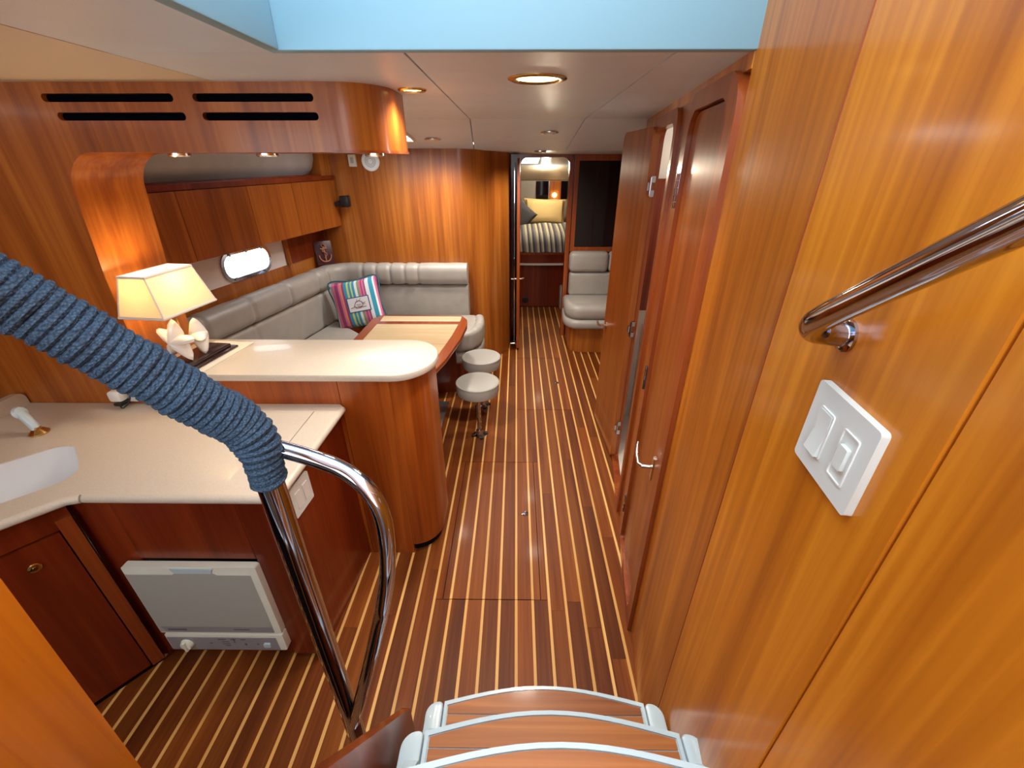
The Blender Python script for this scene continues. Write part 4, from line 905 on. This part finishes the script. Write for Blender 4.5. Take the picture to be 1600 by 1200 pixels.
# bedspread: rolled front edge
vs = []; fs = []; nx, ny = 40, 14
for i in range(nx+1):
    x = -0.68 + 1.96*i/nx; yb = 6.05 - 0.09*math.sin(math.pi*i/nx)
    for j in range(ny+1):
        t = j/ny
        if t < 0.5: a = R(180*t); y = yb + 0.25*(1-math.cos(a)); z = 0.79 + 0.24*math.sin(a)
        else: y = yb + 0.25 + (t-0.5)*2*(6.98-yb-0.25); z = 1.03 + 0.05*math.sin((t-0.5)*6)
        vs.append((x, y, z + 0.008*math.sin(x*19+t*7)))
for i in range(nx):
    for j in range(ny): a = i*(ny+1)+j; fs.append((a, a+ny+1, a+ny+2, a+1))
k0 = len(vs); vs += [(x, y, 0.789) for (x, y, z) in vs]
for i in range(nx):
    for j in range(ny): a = k0 + i*(ny+1)+j; fs.append((a, a+1, a+ny+2, a+ny+1))
for i in range(nx):
    a = i*(ny+1)+ny; fs.append((a, a+ny+1, k0+a+ny+1, k0+a))
MB().add(vs, fs, True).build('bedspread', DUVET, be, uvf=lambda p: ((p.x+0.68 + 0.10*p.z)/1.96, (p.y-6)/1.0))
po_, _ = pillow('bed_pillow', PILLOWY, 0.42, 6.80, 1.23, 0.62, 0.36, 0.16, Matrix.Rotation(R(-18), 4, 'X') @ Matrix.Rotation(R(2), 4, 'Y'))
tag(po_, 'large pale yellow pillow on the far berth', 'pillow')
po_, _ = pillow('bed_pillow', CHARC, 0.06, 6.60, 1.19, 0.36, 0.36, 0.13, Matrix.Rotation(R(-18), 4, 'X') @ Matrix.Rotation(R(42), 4, 'Y'))
tag(po_, 'charcoal diamond-turned pillow left of the yellow pillow', 'pillow')
sr = tag(MB().lathe([(0.045, 0), (0.045, 0.01), (0.03, 0.014), (0.0, 0.012)], basis((0.14, 6.041, 0.10), (1, 0, 0), (0, 0, 1)), 18).build('berth_vent', BLACK), 'round black vent low on the berth front', 'vent')
sb_ = tag(box('berth_step', (0.62, 5.85, 0.0), (0.90, 6.02, 0.34), LEATHER, None, 0.03, 3), 'tan step beside the forward berth past the doorway', 'step')

# ================================================================== COMPANIONWAY STEPS
cs_ = thing('companionway_steps', (0.09, 0.5, 0), 'companionway steps with teak treads in white frames, lower right foreground', 'stairs')
TR = [(0.725, 0.449, 0.60), (0.545, 0.70, 0.60), (0.388, 0.932, 0.60)]
XC = 0.09
def arcf(yf, w_, bulge, n=14): return [(XC - w_/2 + w_*k/n, yf - bulge + bulge*math.sin(math.pi*k/n)) for k in range(n+1)]
def tread_poly(yf, w_, inset, depth):
    fr_ = arcf(yf - inset, w_ - 2*inset, 0.045)
    return [(XC - w_/2 + inset, yf - depth)] + [(XC + w_/2 - inset, yf - depth)] + fr_[::-1]
for (yf, z, w_) in TR:
    t = MB().prism(tread_poly(yf, w_, 0.0, 0.22), [], basis((0, 0, z-0.035), (1, 0, 0), (0, 1, 0)), 0.033, True).build('tread_frame', GEL, cs_)
    # raised white lip
    lip = tread_poly(yf, w_, 0.0, 0.22); hol = tread_poly(yf, w_, 0.009, 0.205)
    MB().prism(lip, [hol], basis((0, 0, z-0.003), (1, 0, 0), (0, 1, 0)), 0.006, True).build('tread_lip', GEL, t)
    f1 = arcf(yf - 0.011, w_ - 0.024, 0.045)
    yj = yf - 0.078
    MB().prism([(f1[0][0], yj + 0.002), (f1[-1][0], yj + 0.002)] + f1[::-1], [], basis((0, 0, z-0.003), (1, 0, 0), (0, 1, 0)), 0.0045).build('tread_board', TREAD, t)
    box('tread_board', (f1[0][0], yj-0.062, z-0.003), (f1[-1][0], yj-0.001, z+0.0015), TREAD, t)
    box('tread_board', (f1[0][0], yj-0.126, z-0.003), (f1[-1][0], yj-0.065, z+0.0015), TREAD, t)
    for sgn in (-1, 1):
        xe = XC + sgn*(w_/2 + 0.003); x2 = xe + sgn*0.045
        x2 = xe + sgn*0.05
        rp_ = rrect(min(xe, x2), yf-0.20, max(xe, x2), yf-0.045, (0.012, 0.012, 0.036 if sgn > 0 else 0.012, 0.012 if sgn > 0 else 0.036), 7)
        slab(rp_, z-0.10, z+0.006, 'tread_bracket', GEL, cs_, 0.006)
for sgn in (-1, 1):
    xa = XC + sgn*0.305; 
    poly = [(0.0, 0.0), (0.66, 0.0), (0.66, 0.38), (0.50, 0.62), (0.34, 0.86), (0.17, 1.0), (0.0, 1.0)]
    MB().prism(poly, [], basis((xa, 0, 0), (0, 1, 0), (0, 0, 1)), sgn*0.028).build('stringer', GEL, cs_)
# wooden side board beside the steps
sbd = MB().prism([(-0.4, 0.0), (0.64, 0.0)] + [(0.64 - 0.04 + 0.04*math.cos(R(t)), 0.49 + 0.04*math.sin(R(t))) for t in (0, 25, 50)] + [(0.32, 1.016), (0.05, 1.45), (-0.4, 1.45)], [], basis((-0.325, 0, 0), (0, 1, 0), (0, 0, 1)), 0.024)
tag(sbd.build('side_board', TRIM), 'slanted dark cherry side board left of the companionway steps', 'panel')
# near port bulkhead end at the lower left
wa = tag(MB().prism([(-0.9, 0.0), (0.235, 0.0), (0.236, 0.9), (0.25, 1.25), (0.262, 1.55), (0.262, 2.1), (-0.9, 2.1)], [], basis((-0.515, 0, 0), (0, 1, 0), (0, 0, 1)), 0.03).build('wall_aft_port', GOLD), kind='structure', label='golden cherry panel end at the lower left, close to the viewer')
box_b = tag(MB().box((-2.42, -0.95, 0.0), (0.6, -0.90, 1.5)).build('wall_aft', GEL), kind='structure', label='white aft bulkhead behind the steps')
hull = tag(MB().box((-2.45, -0.9, 0.0), (-2.40, 1.93, 2.1)).build('wall_hull', CH), kind='structure', label='port hull lining behind the galley counter')

# ================================================================== ROPE-WRAPPED HANDRAIL
hr = thing('handrail', (-0.452, 0.60, 0), 'steel handrail post with navy rope wrapping and bent side loop', 'handrail')
PX, PY = -0.452, 0.60
MB().tube([(PX, PY, 0.0), (PX, PY, 1.40), (PX-0.002, PY+0.001, 1.445)], 0.0235, 22).build('post', CHROME, hr)
MB().lathe([(0.05, 0), (0.05, 0.006), (0.03, 0.012)], Matrix.Translation((PX, PY, 0)), 22).build('post_flange', CHROME, hr)
lp = smooth_path([(PX+0.0, PY+0.01, 1.444), (-0.431, 0.622, 1.436), (-0.332, 0.611, 1.406), (-0.276, 0.590, 1.380), (-0.249, 0.574, 1.345), (-0.240, 0.563, 1.29), (-0.247, 0.554, 1.198), (-0.272, 0.558, 1.09), (-0.302, 0.569, 0.985), (-0.402, 0.583, 0.656), (-0.445, 0.592, 0.52)], 7)
MB().tube(lp, 0.0155, 18).build('side_loop', CHROME, hr)
A_, B_ = Vector((-0.463, 0.612, 1.483)), Vector((-0.623, 0.497, 1.761))
rail = [A_.lerp(B_, t) for t in (0.06, 0.25, 0.5, 0.75, 1.0, 1.3, 1.8, 2.4)]
core = smooth_path([(PX, PY, 1.375), (PX, PY, 1.40), (PX, PY+0.001, 1.43), (PX-0.003, PY+0.006, 1.462)] + rail, 10)
MB().tube(core[30:], 0.0225, 18).build('upper_rail', CHROME, hr)
def grow(k, n): return 0.0245 + (0.0345-0.0245)*min(1, max(0, (k-12)/26))
MB().tube(core, [grow(k, len(core)) - 0.001 for k in range(len(core))], 18).build('rope_core', ROPE, hr)
# helix of rope wound on the core
def helix(path, pitch):
    P = [Vector(p) for p in path]; L = [0]
    for a, b in zip(P, P[1:]): L.append(L[-1] + (b-a).length)
    N = int(L[-1]/pitch*20); out = []; rad = []; a = (P[1]-P[0]).orthogonal().normalized(); i = 0
    for k in range(N+1):
        s = L[-1]*k/N
        while i < len(P)-2 and L[i+1] < s: i += 1
        t = (s-L[i])/(L[i+1]-L[i]); p = P[i].lerp(P[i+1], t)
        T0 = (P[min(i+1, len(P)-1)]-P[max(i-1, 0)]).normalized(); T1 = (P[min(i+2, len(P)-1)]-P[i]).normalized()
        T = T0.lerp(T1, t).normalized()
        a = (a - T*a.dot(T)).normalized(); b = T.cross(a); th = 2*math.pi*s/pitch
        g_ = grow(i + t, len(P))
        out.append(p + (a*math.cos(th) + b*math.sin(th))*(g_ + 0.0010*math.sin(s*90) + 0.0008*math.sin(th*0.37)))
        rad.append(0.0068 + 0.0008*math.sin(th*3.1))
    return out, rad
hp_, hrad = helix(core, 0.0118)
MB().tube(hp_, hrad, 7).build('rope_wrap', ROPE, hr)
